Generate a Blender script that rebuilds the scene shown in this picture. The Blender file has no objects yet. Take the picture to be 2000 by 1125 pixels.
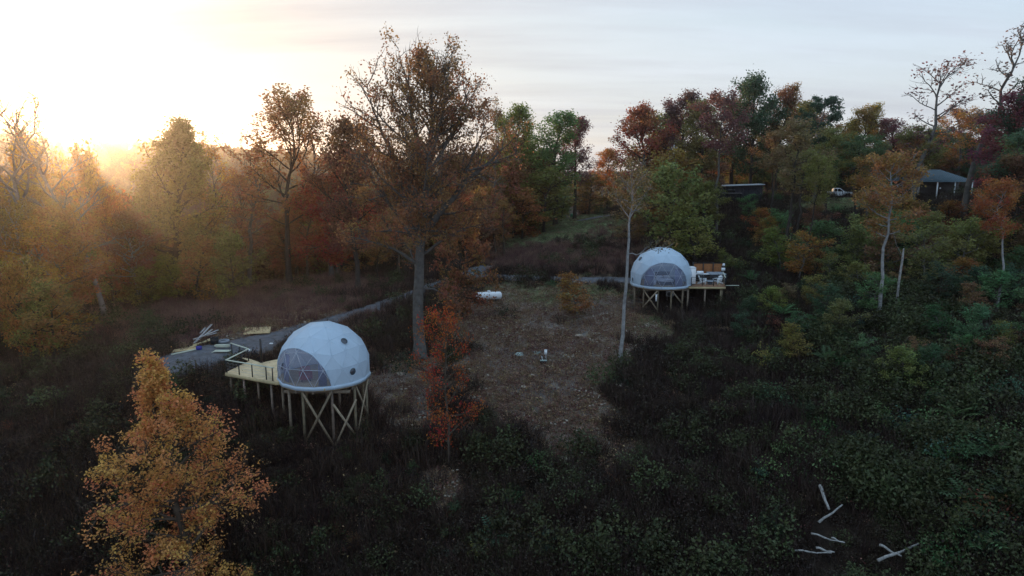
import bpy, bmesh, math, random
import numpy as np
from mathutils import Vector, Matrix

sc = bpy.context.scene
C = sc.collection
RAD = math.radians
rng = np.random.default_rng(11)
random.seed(5)

# ------------------------------------------------------------------ camera, sky, sun, exposure
CZ = 30.0
PITCH = RAD(9.9)
cam_d = bpy.data.cameras.new('camera')
cam_d.sensor_width = 36.0
cam_d.lens = 24.0
cam_d.clip_start = 0.2
cam_d.clip_end = 6000
cam = bpy.data.objects.new('camera', cam_d)
C.objects.link(cam)
cam.location = (0, 0, CZ)
cam.rotation_euler = (RAD(90) - PITCH, 0, 0)
sc.camera = cam

SUN_AZ = RAD(-33.0)          # from +Y towards -X
SUN_EL = RAD(3.2)
SUNV = Vector((math.sin(SUN_AZ) * math.cos(SUN_EL), math.cos(SUN_AZ) * math.cos(SUN_EL), math.sin(SUN_EL)))


class NT:
    """small helper to write node trees"""
    def __init__(s, tree):
        s.t = tree
        s.n = tree.nodes
        s.l = tree.links

    def new(s, kind, **kw):
        n = s.n.new(kind)
        for k, v in kw.items():
            setattr(n, k, v)
        return n

    def set(s, sock, v):
        if isinstance(v, bpy.types.NodeSocket):
            s.l.new(v, sock)
        else:
            sock.default_value = v

    def math(s, op, a, b=None, c=None, clamp=False):
        n = s.new('ShaderNodeMath', operation=op, use_clamp=clamp)
        s.set(n.inputs[0], a)
        if b is not None:
            s.set(n.inputs[1], b)
        if c is not None:
            s.set(n.inputs[2], c)
        return n.outputs[0]

    def mix(s, f, a, b, blend='MIX'):
        n = s.new('ShaderNodeMix', data_type='RGBA', blend_type=blend)
        s.set(n.inputs[0], f)
        s.set(n.inputs[6], a)
        s.set(n.inputs[7], b)
        return n.outputs[2]

    def noise(s, vec, scale, detail=4, rough=0.55, out=0):
        n = s.new('ShaderNodeTexNoise')
        if vec is not None:
            s.l.new(vec, n.inputs['Vector'])
        n.inputs['Scale'].default_value = scale
        n.inputs['Detail'].default_value = detail
        n.inputs['Roughness'].default_value = rough
        return n.outputs[out]

    def ramp(s, f, stops, interp='LINEAR'):
        n = s.new('ShaderNodeValToRGB')
        n.color_ramp.interpolation = interp
        e = n.color_ramp.elements
        while len(e) < len(stops):
            e.new(0.5)
        for i, (p, c) in enumerate(stops):
            e[i].position = p
            e[i].color = c if len(c) == 4 else (*c, 1)
        s.l.new(f, n.inputs[0])
        return n.outputs[0]


world = bpy.data.worlds.new('World')
sc.world = world
world.use_nodes = True
w = NT(world.node_tree)
w.n.clear()
SKY_STRENGTH = 0.15
sky = w.new('ShaderNodeTexSky', sky_type='NISHITA')
sky.sun_disc = False
sky.sun_elevation = SUN_EL
sky.sun_rotation = SUN_AZ
sky.altitude = 250
sky.air_density = 1.0
sky.dust_density = 1.0
sky.ozone_density = 1.6
tc = w.new('ShaderNodeTexCoord')
D = tc.outputs['Generated']
sep = w.new('ShaderNodeSeparateXYZ')
w.l.new(D, sep.inputs[0])
zpos = w.math('MAXIMUM', sep.outputs[2], 0.0)
den = w.math('ADD', zpos, 0.16)
comb = w.new('ShaderNodeCombineXYZ')
w.l.new(w.math('DIVIDE', sep.outputs[0], den), comb.inputs[0])
w.l.new(w.math('DIVIDE', sep.outputs[1], den), comb.inputs[1])
mp = w.new('ShaderNodeMapping')
mp.inputs['Rotation'].default_value = (0, 0, RAD(17))
mp.inputs['Scale'].default_value = (0.55, 1.5, 1)
w.l.new(comb.outputs[0], mp.inputs[0])
cn = w.noise(mp.outputs[0], 1.15, 8, 0.62)
veil = w.ramp(cn, [(0.30, (0, 0, 0)), (0.68, (1, 1, 1))])
mp2 = w.new('ShaderNodeMapping')
mp2.inputs['Location'].default_value = (3.1, 7.7, 0)
mp2.inputs['Rotation'].default_value = (0, 0, RAD(-8))
mp2.inputs['Scale'].default_value = (0.35, 1.9, 1)
w.l.new(comb.outputs[0], mp2.inputs[0])
cn2 = w.noise(mp2.outputs[0], 1.0, 9, 0.6)
band = w.ramp(cn2, [(0.47, (0, 0, 0)), (0.66, (1, 1, 1))])
# angle to the sun
dotn = w.new('ShaderNodeVectorMath', operation='DOT_PRODUCT')
w.l.new(D, dotn.inputs[0])
dotn.inputs[1].default_value = SUNV
dsun = w.math('MAXIMUM', dotn.outputs['Value'], 0.0)
g_wide = w.math('POWER', dsun, 3.7)
g_mid = w.math('POWER', dsun, 40.0)
g_core = w.math('POWER', dsun, 700.0)
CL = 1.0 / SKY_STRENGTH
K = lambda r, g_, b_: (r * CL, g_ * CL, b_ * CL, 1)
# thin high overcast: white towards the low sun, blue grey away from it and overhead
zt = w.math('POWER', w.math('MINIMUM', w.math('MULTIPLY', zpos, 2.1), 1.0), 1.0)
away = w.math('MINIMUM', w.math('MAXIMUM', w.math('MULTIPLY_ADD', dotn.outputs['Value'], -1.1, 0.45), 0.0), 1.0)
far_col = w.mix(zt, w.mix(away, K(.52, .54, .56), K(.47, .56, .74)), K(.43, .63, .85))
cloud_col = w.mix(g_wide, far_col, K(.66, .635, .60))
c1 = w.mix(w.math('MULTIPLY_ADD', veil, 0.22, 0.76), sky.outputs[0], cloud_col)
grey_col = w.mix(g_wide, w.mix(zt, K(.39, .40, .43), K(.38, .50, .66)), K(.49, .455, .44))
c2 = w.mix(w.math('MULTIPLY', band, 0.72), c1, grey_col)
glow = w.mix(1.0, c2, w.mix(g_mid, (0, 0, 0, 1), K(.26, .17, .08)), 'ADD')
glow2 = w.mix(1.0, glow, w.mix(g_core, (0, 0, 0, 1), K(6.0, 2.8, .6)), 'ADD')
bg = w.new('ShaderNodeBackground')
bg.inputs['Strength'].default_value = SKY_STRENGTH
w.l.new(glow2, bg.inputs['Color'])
wo = w.new('ShaderNodeOutputWorld')
w.l.new(bg.outputs[0], wo.inputs['Surface'])

sun_d = bpy.data.lights.new('sun', 'SUN')
sun_d.energy = 4.0
sun_d.angle = RAD(0.6)
sun_d.color = (1.0, 0.60, 0.30)
sun = bpy.data.objects.new('sun', sun_d)
C.objects.link(sun)
sun.rotation_euler = SUNV.to_track_quat('Z', 'Y').to_euler()
sun.location = (-300, 450, 120)

sc.view_settings.view_transform = 'Standard'
sc.view_settings.look = 'None'
sc.view_settings.exposure = 0.58
sc.view_settings.gamma = 1.0
sc.view_settings.use_curve_mapping = False
sc.render.engine = 'CYCLES'
sc.cycles.use_denoising = True
sc.cycles.max_bounces = 6
sc.cycles.diffuse_bounces = 3
sc.cycles.transparent_max_bounces = 12
sc.cycles.volume_bounces = 1
sc.cycles.sample_clamp_indirect = 4.0

# ------------------------------------------------------------------ picture <-> place
F = 2000 * 24.0 / 36.0
cP, sP = math.cos(PITCH), math.sin(PITCH)


def at(px, py, Y):
    """the point seen at pixel (px, py) of the 2000 x 1125 photograph at world distance Y"""
    u = (px - 1000) / F
    v = -(py - 562.5) / F
    t = Y / (cP + v * sP)
    return np.array((u * t, Y, CZ + (-sP + v * cP) * t))


def project(x, y, z):
    z = z - CZ
    d = np.maximum(y * cP - z * sP, 0.1)
    return 1000 + F * x / d, 562.5 - F * (y * sP + z * cP) / d


# ------------------------------------------------------------------ terrain height
CTRL = [
    # column by column: pixel x, pixel y, distance
    (1000, 1125, 38), (1000, 1000, 43), (1000, 900, 48.5), (1000, 800, 55), (1000, 700, 64), (1000, 600, 78), (1000, 546, 90),
    (1000, 500, 104), (1000, 462, 124), (1050, 437, 140), (1200, 412, 152), (1150, 545, 88),
    (840, 1125, 39), (830, 900, 48.5), (800, 760, 57), (820, 690, 61.5), (870, 600, 77),
    (660, 1125, 40), (660, 1000, 44), (640, 838, 48.3), (700, 812, 51.5), (560, 800, 50.5), (480, 765, 52), (600, 770, 54.5),
    (740, 598, 76), (660, 626, 69.5), (520, 668, 62), (420, 690, 58.8), (350, 706, 56.5), (260, 740, 54.5),
    (930, 540, 92), (880, 556, 88),
    (503, 650, 65), (600, 618, 71), (450, 612, 76), (390, 577, 90), (567, 556, 95), (700, 545, 97), (800, 520, 104),
    (205, 622, 78), (38, 682, 65), (100, 760, 55), (100, 900, 46.5), (250, 850, 48), (0, 1125, 39), (300, 1125, 39.5), (-150, 800, 52), (-200, 690, 64),
    (1294, 1125, 38), (1294, 900, 48), (1294, 800, 54), (1294, 700, 62), (1294, 606, 75.5), (1260, 575, 80), (1225, 548, 84), (1300, 540, 86), (1340, 560, 82), (1416, 606, 74.5), (1430, 560, 80),
    (1294, 470, 97), (1300, 415, 125), (1430, 480, 96), (1440, 396, 118), (1450, 391, 123), (1600, 389, 124),
    (1640, 387, 131), (1640, 450, 105), (1640, 520, 88), (1650, 620, 67.5), (1640, 740, 56.5), (1640, 900, 46.5), (1640, 1125, 37),
    (1850, 387, 119), (1900, 450, 98), (1900, 520, 81), (1900, 620, 63), (1900, 740, 51.5), (1900, 900, 43), (1900, 1125, 35.5),
    (2100, 388, 118), (2150, 520, 78), (2150, 740, 50), (2150, 1125, 34),
    (1450, 740, 57), (1450, 900, 47), (1480, 620, 71),
]
EXTRA = [  # beyond what the photograph shows: x, y, height against the camera
    (-60, 125, -27), (-95, 100, -27), (-30, 150, -24), (-70, 170, -38), (0, 185, -19), (35, 185, -9), (70, 165, -5), (110, 150, -4.5), (110, 110, -5.5),
    (120, 60, -9), (95, 40, -14), (100, 12, -24), (60, 15, -30), (0, 15, -35), (-50, 15, -36), (-90, 30, -33), (-100, 60, -28), (60, 195, -6), (-85, 75, -23), (-60, 60, -18.5),
]
_P = [at(*c) for c in CTRL]
P = np.array(_P + [(x, y, CZ + h) for x, y, h in EXTRA])


def _u(r2):
    return np.where(r2 > 1e-9, r2 * np.log(r2 + 1e-12), 0.0)


_n = len(P)
_K = _u(((P[:, None, :2] - P[None, :, :2]) ** 2).sum(-1)) + np.eye(_n) * 60.0
_A = np.zeros((_n + 3, _n + 3))
_A[:_n, :_n] = _K
_A[:_n, _n] = 1
_A[:_n, _n + 1:] = P[:, :2]
_A[_n, :_n] = 1
_A[_n + 1:, :_n] = P[:, :2].T
_W = np.linalg.solve(_A, np.concatenate([P[:, 2], np.zeros(3)]))


def sstep(a, b, x):
    t = np.clip((x - a) / (b - a), 0, 1)
    return t * t * (3 - 2 * t)


def vnoise(x, y, s, seed=0):
    """cheap smooth value noise"""
    r = np.random.default_rng(100 + seed)
    G = r.random((64, 64))
    x = np.asarray(x) / s
    y = np.asarray(y) / s
    xi = np.floor(x).astype(int)
    yi = np.floor(y).astype(int)
    fx = x - xi
    fy = y - yi
    fx = fx * fx * (3 - 2 * fx)
    fy = fy * fy * (3 - 2 * fy)
    g = lambda i, j: G[i % 64, j % 64]
    return (g(xi, yi) * (1 - fx) + g(xi + 1, yi) * fx) * (1 - fy) + (g(xi, yi + 1) * (1 - fx) + g(xi + 1, yi + 1) * fx) * fy


def far_h(x, y):
    pl = sstep(0, 70, x) * sstep(30, 110, y)
    base = -46 + 41 * pl
    hill = (54 + 10 * (vnoise(x, y, 170, 3) - .5) + 10 * (vnoise(x, y, 60, 4) - .5)) * np.exp(-((y - 0.25 * x - 900) / 230) ** 2)
    hill = hill * (1 - 0.75 * sstep(-150, 500, x))
    hill2 = 22 * np.exp(-(((x + 620) / 190) ** 2)) * (0.8 + .4 * vnoise(x, y, 150, 5))
    back = 14 * vnoise(x, y, 120, 6) * sstep(0, -120, y)
    return CZ + base + hill * (1 - pl) + hill2 * (1 - pl) + back


def height(x, y):
    x = np.atleast_1d(np.asarray(x, float))
    y = np.atleast_1d(np.asarray(y, float))
    shp = x.shape
    x = x.ravel()
    y = y.ravel()
    out = np.empty_like(x)
    for i in range(0, len(x), 20000):
        xs = x[i:i + 20000]
        ys = y[i:i + 20000]
        dx = np.maximum(np.maximum(-88 - xs, xs - 112), 0)
        dy = np.maximum(np.maximum(16 - ys, ys - 180), 0)
        wv = sstep(0, 55, np.hypot(dx, dy))
        cx = np.clip(xs, -110, 130)
        cy = np.clip(ys, 0, 205)
        r2 = (cx[:, None] - P[None, :, 0]) ** 2 + (cy[:, None] - P[None, :, 1]) ** 2
        z = _u(r2) @ _W[:_n] + _W[_n] + cx * _W[_n + 1] + cy * _W[_n + 2]
        out[i:i + 20000] = z * (1 - wv) + far_h(xs, ys) * wv
    return out.reshape(shp)


def hz(x, y):
    return float(height(x, y)[0])


def gpt(px, Y):
    """ground point on the picture column px at distance Y"""
    z = CZ - 15.0
    for _ in range(6):
        d = Y * cP - (z - CZ) * sP
        x = (px - 1000) / F * d
        z = hz(x, Y)
    return np.array((x, Y, z))


def groundpix(px, py):
    """ground point seen at a pixel"""
    lo, hi = 20.0, 230.0
    Ys = np.linspace(lo, hi, 400)
    pts = np.array([at(px, py, y) for y in Ys])
    hh = height(pts[:, 0], pts[:, 1])
    k = np.argmax(pts[:, 2] < hh)
    p = pts[k].copy()
    p[2] = hh[k]
    return p


# ------------------------------------------------------------------ objects
def tag(o, label=None, cat=None, group=None, kind=None):
    if label:
        o['label'] = label
    if cat:
        o['category'] = cat
    if group:
        o['group'] = group
    if kind:
        o['kind'] = kind
    return o


def empty(name, loc, rz=0.0, parent=None):
    o = bpy.data.objects.new(name, None)
    C.objects.link(o)
    o.empty_display_size = 0.3
    o.location = [float(c) for c in loc]
    o.rotation_euler = (0, 0, rz)
    if parent:
        o.parent = parent
    return o


def mesh_np(name, V, Q=None, T=None, mats=(), smooth=False, attrs=None):
    V = np.asarray(V, np.float32)
    me = bpy.data.meshes.new(name)
    parts, tot = [], []
    if Q is not None and len(Q):
        Q = np.asarray(Q, np.int32)
        parts.append(Q.ravel())
        tot.append(np.full(len(Q), 4, np.int32))
    if T is not None and len(T):
        T = np.asarray(T, np.int32)
        parts.append(T.ravel())
        tot.append(np.full(len(T), 3, np.int32))
    me.vertices.add(len(V))
    me.vertices.foreach_set('co', V.ravel())
    if parts:
        loops = np.concatenate(parts)
        tot = np.concatenate(tot)
        start = np.concatenate([[0], np.cumsum(tot)[:-1]]).astype(np.int32)
        me.loops.add(len(loops))
        me.loops.foreach_set('vertex_index', loops)
        me.polygons.add(len(tot))
        me.polygons.foreach_set('loop_start', start)
        me.polygons.foreach_set('loop_total', tot)
        if smooth:
            me.polygons.foreach_set('use_smooth', np.ones(len(tot), bool))
    for k, a in (attrs or {}).items():
        at_ = me.attributes.new(k, 'FLOAT', 'POINT')
        at_.data.foreach_set('value', np.asarray(a, np.float32))
    for m in mats:
        me.materials.append(m)
    me.update(calc_edges=True)
    return me


def obj(name, me, parent=None, loc=None):
    o = bpy.data.objects.new(name, me)
    C.objects.link(o)
    if parent:
        o.parent = parent
    if loc is not None:
        o.location = [float(c) for c in loc]
    return o


class MB:
    """collects boxes, tubes and sheets into one mesh"""
    def __init__(s):
        s.V, s.Q, s.T, s.n = [], [], [], 0

    def add(s, V, Q=None, T=None):
        V = np.asarray(V, float)
        if Q is not None and len(Q):
            s.Q.append(np.asarray(Q, int) + s.n)
        if T is not None and len(T):
            s.T.append(np.asarray(T, int) + s.n)
        s.V.append(V)
        s.n += len(V)
        return s

    def box(s, c, size, rz=0.0, M=None):
        x, y, z = [d / 2 for d in size]
        V = np.array([(-x, -y, -z), (x, -y, -z), (x, y, -z), (-x, y, -z), (-x, -y, z), (x, -y, z), (x, y, z), (-x, y, z)])
        if M is not None:
            V = V @ np.array(M.to_3x3()).T
        elif rz:
            a = np.array([[math.cos(rz), -math.sin(rz), 0], [math.sin(rz), math.cos(rz), 0], [0, 0, 1]])
            V = V @ a.T
        return s.add(V + np.asarray(c), [(3, 2, 1, 0), (4, 5, 6, 7), (0, 1, 5, 4), (1, 2, 6, 5), (2, 3, 7, 6), (3, 0, 4, 7)])

    def beam(s, a, b, wd, ht):
        """a straight board from a to b"""
        a = np.asarray(a, float)
        b = np.asarray(b, float)
        d = b - a
        L = np.linalg.norm(d)
        d = d / L
        up = np.array((0, 0, 1.0)) if abs(d[2]) < 0.95 else np.array((0, 1.0, 0))
        r = np.cross(d, up)
        r /= np.linalg.norm(r)
        u2 = np.cross(r, d)
        V = []
        for p in (a, b):
            for sx, sz in ((-1, -1), (1, -1), (1, 1), (-1, 1)):
                V.append(p + r * sx * wd / 2 + u2 * sz * ht / 2)
        return s.add(V, [(0, 1, 2, 3), (7, 6, 5, 4), (0, 4, 5, 1), (1, 5, 6, 2), (2, 6, 7, 3), (3, 7, 4, 0)])

    def tube(s, path, rad, sides=8, cap=True):
        V, Q = tube(path, rad, sides)
        k = len(path)
        if cap:
            c0, c1 = len(V), len(V) + 1
            V = np.vstack([V, path[0], path[-1]])
            T = []
            for i in range(sides):
                j = (i + 1) % sides
                T.append((c0, j, i))
                T.append((c1, (k - 1) * sides + i, (k - 1) * sides + j))
            return s.add(V, Q, T)
        return s.add(V, Q)

    def disc(s, c, r, n=20, normal=(0, 0, 1), thick=0.0):
        c = np.asarray(c, float)
        nv = np.asarray(normal, float)
        nv = nv / np.linalg.norm(nv)
        return s.tube(np.array([c - nv * max(thick, 0.004), c]), [r, r], n)

    def lathe(s, prof, n=24, c=(0, 0, 0)):
        V = []
        for r, z in prof:
            for i in range(n):
                a = 2 * math.pi * i / n
                V.append((r * math.cos(a), r * math.sin(a), z))
        Q = []
        for k in range(len(prof) - 1):
            for i in range(n):
                j = (i + 1) % n
                Q.append((k * n + i, k * n + j, (k + 1) * n + j, (k + 1) * n + i))
        return s.add(np.array(V) + np.asarray(c), Q)

    def prism(s, poly, z0, z1):
        n = len(poly)
        V = [(x, y, z0) for x, y in poly] + [(x, y, z1) for x, y in poly]
        V.append((sum(p[0] for p in poly) / n, sum(p[1] for p in poly) / n, z0))
        V.append((V[-1][0], V[-1][1], z1))
        Q, T = [], []
        for i in range(n):
            j = (i + 1) % n
            Q.append((i, j, n + j, n + i))
            T.append((2 * n, j, i))
            T.append((2 * n + 1, n + i, n + j))
        return s.add(V, Q, T)

    def me(s, name, mat, smooth=False):
        V = np.vstack(s.V)
        Q = np.vstack(s.Q) if s.Q else None
        T = np.vstack(s.T) if s.T else None
        return mesh_np(name, V, Q, T, [mat] if mat else (), smooth)

    def build(s, name, mat, parent=None, loc=None, smooth=False):
        return obj(name, s.me(name, mat, smooth), parent, loc)


def tube(path, rad, sides=5):
    path = np.asarray(path, float)
    k = len(path)
    d = np.gradient(path, axis=0)
    d /= np.linalg.norm(d, axis=1)[:, None] + 1e-9
    ref = np.array((0.31, 0.17, 0.93)) if abs(d[0, 2]) < 0.8 else np.array((0.9, 0.3, 0.1))
    n1 = np.cross(d, ref)
    n1 /= np.linalg.norm(n1, axis=1)[:, None] + 1e-9
    n2 = np.cross(d, n1)
    a = np.arange(sides) * (2 * math.pi / sides)
    rad = np.asarray(rad, float)
    V = path[:, None, :] + rad[:, None, None] * (np.cos(a)[None, :, None] * n1[:, None, :] + np.sin(a)[None, :, None] * n2[:, None, :])
    i = np.arange(sides)
    j = (i + 1) % sides
    Q = np.concatenate([np.stack([q * sides + i, q * sides + j, (q + 1) * sides + j, (q + 1) * sides + i], 1) for q in range(k - 1)])
    return V.reshape(-1, 3), Q


# ------------------------------------------------------------------ materials
def mat(name, col, rough=0.7, metal=0.0, var=0.0, scale=3.0, bump=0.0, bscale=20.0, spec=0.3, col2=None, objcol=False):
    m = bpy.data.materials.new(name)
    m.use_nodes = True
    t = NT(m.node_tree)
    b = t.n['Principled BSDF']
    b.inputs['Roughness'].default_value = rough
    b.inputs['Metallic'].default_value = metal
    b.inputs['Specular IOR Level'].default_value = spec
    c = (*col, 1)
    tco = t.new('ShaderNodeTexCoord').outputs['Object']
    if var > 0:
        nz = t.noise(tco, scale, 6, 0.65)
        lo = tuple(x * (1 - var) for x in (col2 or col))
        hi = tuple(min(1, x * (1 + var)) for x in col)
        src = t.ramp(nz, [(0.3, lo), (0.7, hi)])
    else:
        src = None
    if objcol:
        oi = t.new('ShaderNodeObjectInfo')
        src = t.mix(1.0, src if src is not None else c, oi.outputs['Color'], 'MULTIPLY')
    if src is not None:
        t.l.new(src, b.inputs['Base Color'])
    else:
        b.inputs['Base Color'].default_value = c
    if bump > 0:
        bn = t.new('ShaderNodeBump')
        bn.inputs['Strength'].default_value = bump
        bn.inputs['Distance'].default_value = 0.05
        t.l.new(t.noise(tco, bscale, 5, 0.6), bn.inputs['Height'])
        t.l.new(bn.outputs[0], b.inputs['Normal'])
    return m


def leaf_mat(name, transl=0.38, hue=0.10, inst=False, base=None):
    m = bpy.data.materials.new(name)
    m.use_nodes = True
    t = NT(m.node_tree)
    t.n.clear()
    oi = t.new('ShaderNodeObjectInfo')
    ta = t.new('ShaderNodeAttribute')
    ta.attribute_name = 'tint'
    tb = t.new('ShaderNodeAttribute')
    tb.attribute_name = 'val'
    hs = t.new('ShaderNodeHueSaturation')
    rnd = oi.outputs['Random']
    h = t.math('MULTIPLY_ADD', ta.outputs['Fac'], hue, 0.5 - hue * 0.5)
    v = t.math('MULTIPLY_ADD', tb.outputs['Fac'], 1.0, 0.5)
    if inst:
        h = t.math('ADD', h, t.math('MULTIPLY_ADD', rnd, hue * 0.8, -hue * 0.4))
        v = t.math('MULTIPLY', v, t.math('MULTIPLY_ADD', rnd, 0.9, 0.55))
    t.l.new(h, hs.inputs['Hue'])
    t.l.new(v, hs.inputs['Value'])
    hs.inputs['Saturation'].default_value = 1.0
    if base:
        hs.inputs['Color'].default_value = (*base, 1)
    else:
        t.l.new(oi.outputs['Color'], hs.inputs['Color'])
    d = t.new('ShaderNodeBsdfPrincipled')
    d.inputs['Roughness'].default_value = 0.55
    d.inputs['Specular IOR Level'].default_value = 0.25
    t.l.new(hs.outputs[0], d.inputs['Base Color'])
    tr = t.new('ShaderNodeBsdfTranslucent')
    t.l.new(hs.outputs[0], tr.inputs['Color'])
    mx = t.new('ShaderNodeMixShader')
    mx.inputs[0].default_value = transl
    t.l.new(d.outputs[0], mx.inputs[1])
    t.l.new(tr.outputs[0], mx.inputs[2])
    o = t.new('ShaderNodeOutputMaterial')
    t.l.new(mx.outputs[0], o.inputs[0])
    return m


M = {}
M['leaf'] = leaf_mat('leaf', .5, .085)
M['leaf_tuft'] = leaf_mat('leaf_tuft', 0.25, 0.08, inst=True)
M['bark'] = mat('bark', (0.85, 0.82, 0.8), 0.9, var=0.45, scale=2.2, bump=0.8, bscale=9, spec=0.1, objcol=True)
M['new_timber'] = mat('new_timber', (0.46, 0.36, 0.20), 0.7, var=0.22, scale=4, spec=0.2)
M['deck_board'] = mat('deck_board', (0.66, 0.50, 0.30), 0.7, var=0.2, scale=2.5, spec=0.2)
M['deck_brown'] = mat('deck_brown', (0.24, 0.125, 0.07), 0.65, var=0.25, scale=2.5, spec=0.2)
M['post_timber'] = mat('post_timber', (0.22, 0.175, 0.13), 0.85, var=0.3, scale=4, bump=0.3, bscale=15, spec=0.1, objcol=True)
M['treated'] = mat('treated', (0.50, 0.51, 0.41), 0.75, var=0.18, scale=3, spec=0.2)
M['grey_wood'] = mat('grey_wood', (0.36, 0.34, 0.33), 0.85, var=0.3, scale=5, bump=0.3, spec=0.1)
M['black_metal'] = mat('black_metal', (0.014, 0.014, 0.016), 0.45, spec=0.4)
M['black_plastic'] = mat('black_plastic', (0.02, 0.02, 0.022), 0.6, var=0.2)
M['white_paint'] = mat('white_paint', (0.72, 0.73, 0.74), 0.45, var=0.05, scale=2)
M['white_plastic'] = mat('white_plastic', (0.78, 0.78, 0.78), 0.5, var=0.04)
M['frame_white'] = mat('frame_white', (0.44, 0.46, 0.51), 0.4)
M['screen_wood'] = mat('screen_wood', (0.36, 0.145, 0.055), 0.6, var=0.25, scale=5)
M['steel'] = mat('steel', (0.45, 0.46, 0.48), 0.35, metal=0.8)
M['vinyl_grey'] = mat('vinyl_grey', (0.20, 0.22, 0.25), 0.6, var=0.12)
M['tub_dark'] = mat('tub_dark', (0.03, 0.03, 0.035), 0.6, var=0.2)
M['ply'] = mat('ply', (0.50, 0.36, 0.19), 0.75, var=0.2, scale=3)
M['plywood_edge'] = mat('plywood_edge', (0.3, 0.2, 0.1), 0.8)
M['dark_siding'] = mat('dark_siding', (0.035, 0.035, 0.045), 0.7, var=0.25, scale=4)
M['roof_metal'] = mat('roof_metal', (0.06, 0.088, 0.105), 0.6, var=0.15, scale=1.5, metal=0.0, spec=0.2)
M['roof_pale'] = mat('roof_pale', (0.42, 0.44, 0.46), 0.5, var=0.1)
M['house_wall'] = mat('house_wall', (0.06, 0.045, 0.04), 0.8, var=0.25, scale=3)
M['glass_dark'] = mat('glass_dark', (0.012, 0.014, 0.018), 0.08, spec=0.6)
M['rubber'] = mat('rubber', (0.015, 0.015, 0.015), 0.85)
M['rock'] = mat('rock', (0.30, 0.25, 0.20), 0.9, var=0.3, scale=3, bump=0.6, bscale=8, spec=0.1)
M['pvc_lid'] = mat('pvc_lid', (0.30, 0.36, 0.33), 0.6, var=0.1)
M['blue_case'] = mat('blue_case', (0.03, 0.035, 0.25), 0.5)
M['green_box'] = mat('green_box', (0.03, 0.22, 0.12), 0.5, var=0.1)
M['dead_wood'] = mat('dead_wood', (0.25, 0.235, 0.22), 0.9, var=0.5, scale=4, bump=0.5, bscale=12, spec=0.1)
M['curtain'] = mat('curtain', (0.36, 0.36, 0.46), 0.85, var=0.15, scale=6)
M['linen'] = mat('linen', (0.75, 0.75, 0.78), 0.8, var=0.06)
M['red_cloth'] = mat('red_cloth', (0.30, 0.06, 0.06), 0.8, var=0.15)
M['lamp_off'] = mat('lamp_off', (0.7, 0.68, 0.62), 0.5)

# dome fabric: white coated cloth, a little light comes through it
m = bpy.data.materials.new('dome_cloth')
m.use_nodes = True
t = NT(m.node_tree)
b = t.n['Principled BSDF']
b.inputs['Roughness'].default_value = 0.42
b.inputs['Specular IOR Level'].default_value = 0.35
tco = t.new('ShaderNodeTexCoord').outputs['Object']
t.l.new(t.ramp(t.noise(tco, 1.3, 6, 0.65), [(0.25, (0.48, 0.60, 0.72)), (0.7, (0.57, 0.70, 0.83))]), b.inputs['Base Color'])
mpn = t.new('ShaderNodeMapping')
mpn.inputs['Scale'].default_value = (1.4, 1.4, 0.5)
t.l.new(tco, mpn.inputs[0])
bn = t.new('ShaderNodeBump')
bn.inputs['Strength'].default_value = 0.22
bn.inputs['Distance'].default_value = 0.12
t.l.new(t.noise(mpn.outputs[0], 2.2, 4, 0.55), bn.inputs['Height'])
t.l.new(bn.outputs[0], b.inputs['Normal'])
trn = t.new('ShaderNodeBsdfTranslucent')
trn.inputs[0].default_value = (0.75, 0.76, 0.78, 1)
mx = t.new('ShaderNodeMixShader')
mx.inputs[0].default_value = 0.30
t.l.new(b.outputs[0], mx.inputs[1])
t.l.new(trn.outputs[0], mx.inputs[2])
t.l.new(mx.outputs[0], t.n['Material Output'].inputs[0])
M['dome_cloth'] = m

# clear vinyl window
m = bpy.data.materials.new('clear_vinyl')
m.use_nodes = True
t = NT(m.node_tree)
b = t.n['Principled BSDF']
b.inputs['Base Color'].default_value = (0.34, 0.38, 0.50, 1)
b.inputs['Roughness'].default_value = 0.18
b.inputs['Specular IOR Level'].default_value = 0.5
trp = t.new('ShaderNodeBsdfTransparent')
trp.inputs[0].default_value = (0.86, 0.88, 0.93, 1)
mx = t.new('ShaderNodeMixShader')
mx.inputs[0].default_value = 0.85
t.l.new(b.outputs[0], mx.inputs[1])
t.l.new(trp.outputs[0], mx.inputs[2])
t.l.new(mx.outputs[0], t.n['Material Output'].inputs[0])
M['clear_vinyl'] = m

# ------------------------------------------------------------------ ground
ROAD = [(318, 722, 3.4), (345, 711, 3.4), (400, 697, 3.2), (440, 687, 2.9), (520, 667, 2.5), (580, 650, 2.1), (660, 626, 1.8), (740, 600, 1.7), (800, 577, 1.7), (860, 556, 1.7), (905, 541, 1.9), (950, 540, 1.5), (1020, 544, 1.2), (1100, 545, 1.1), (1180, 548, 1.1), (1238, 549, 1.1)]
FORK = [(905, 541, 1.7), (922, 533, 1.9), (936, 526, 1.9), (950, 521, 1.5)]
DRIVE = [(1130, 432, 1.6), (1200, 419, 1.6), (1245, 411, 1.7), (1290, 404, 1.8), (1330, 400, 1.8)]


def road_line(pts, step=0.7):
    p = [groundpix(a, b) for a, b, _ in pts]
    wd = [c for _, _, c in pts]
    p = np.array(p)
    s = np.concatenate([[0], np.cumsum(np.linalg.norm(np.diff(p[:, :2], axis=0), axis=1))])
    n = int(s[-1] / step)
    q = np.linspace(0, s[-1], n)
    xy = np.stack([np.interp(q, s, p[:, 0]), np.interp(q, s, p[:, 1])], 1)
    ww = np.interp(q, s, wd)
    for _ in range(12):
        xy[1:-1] = (xy[:-2] + 2 * xy[1:-1] + xy[2:]) / 4
    return xy, ww


ROADS = [road_line(r) for r in (ROAD, FORK, DRIVE)]


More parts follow.
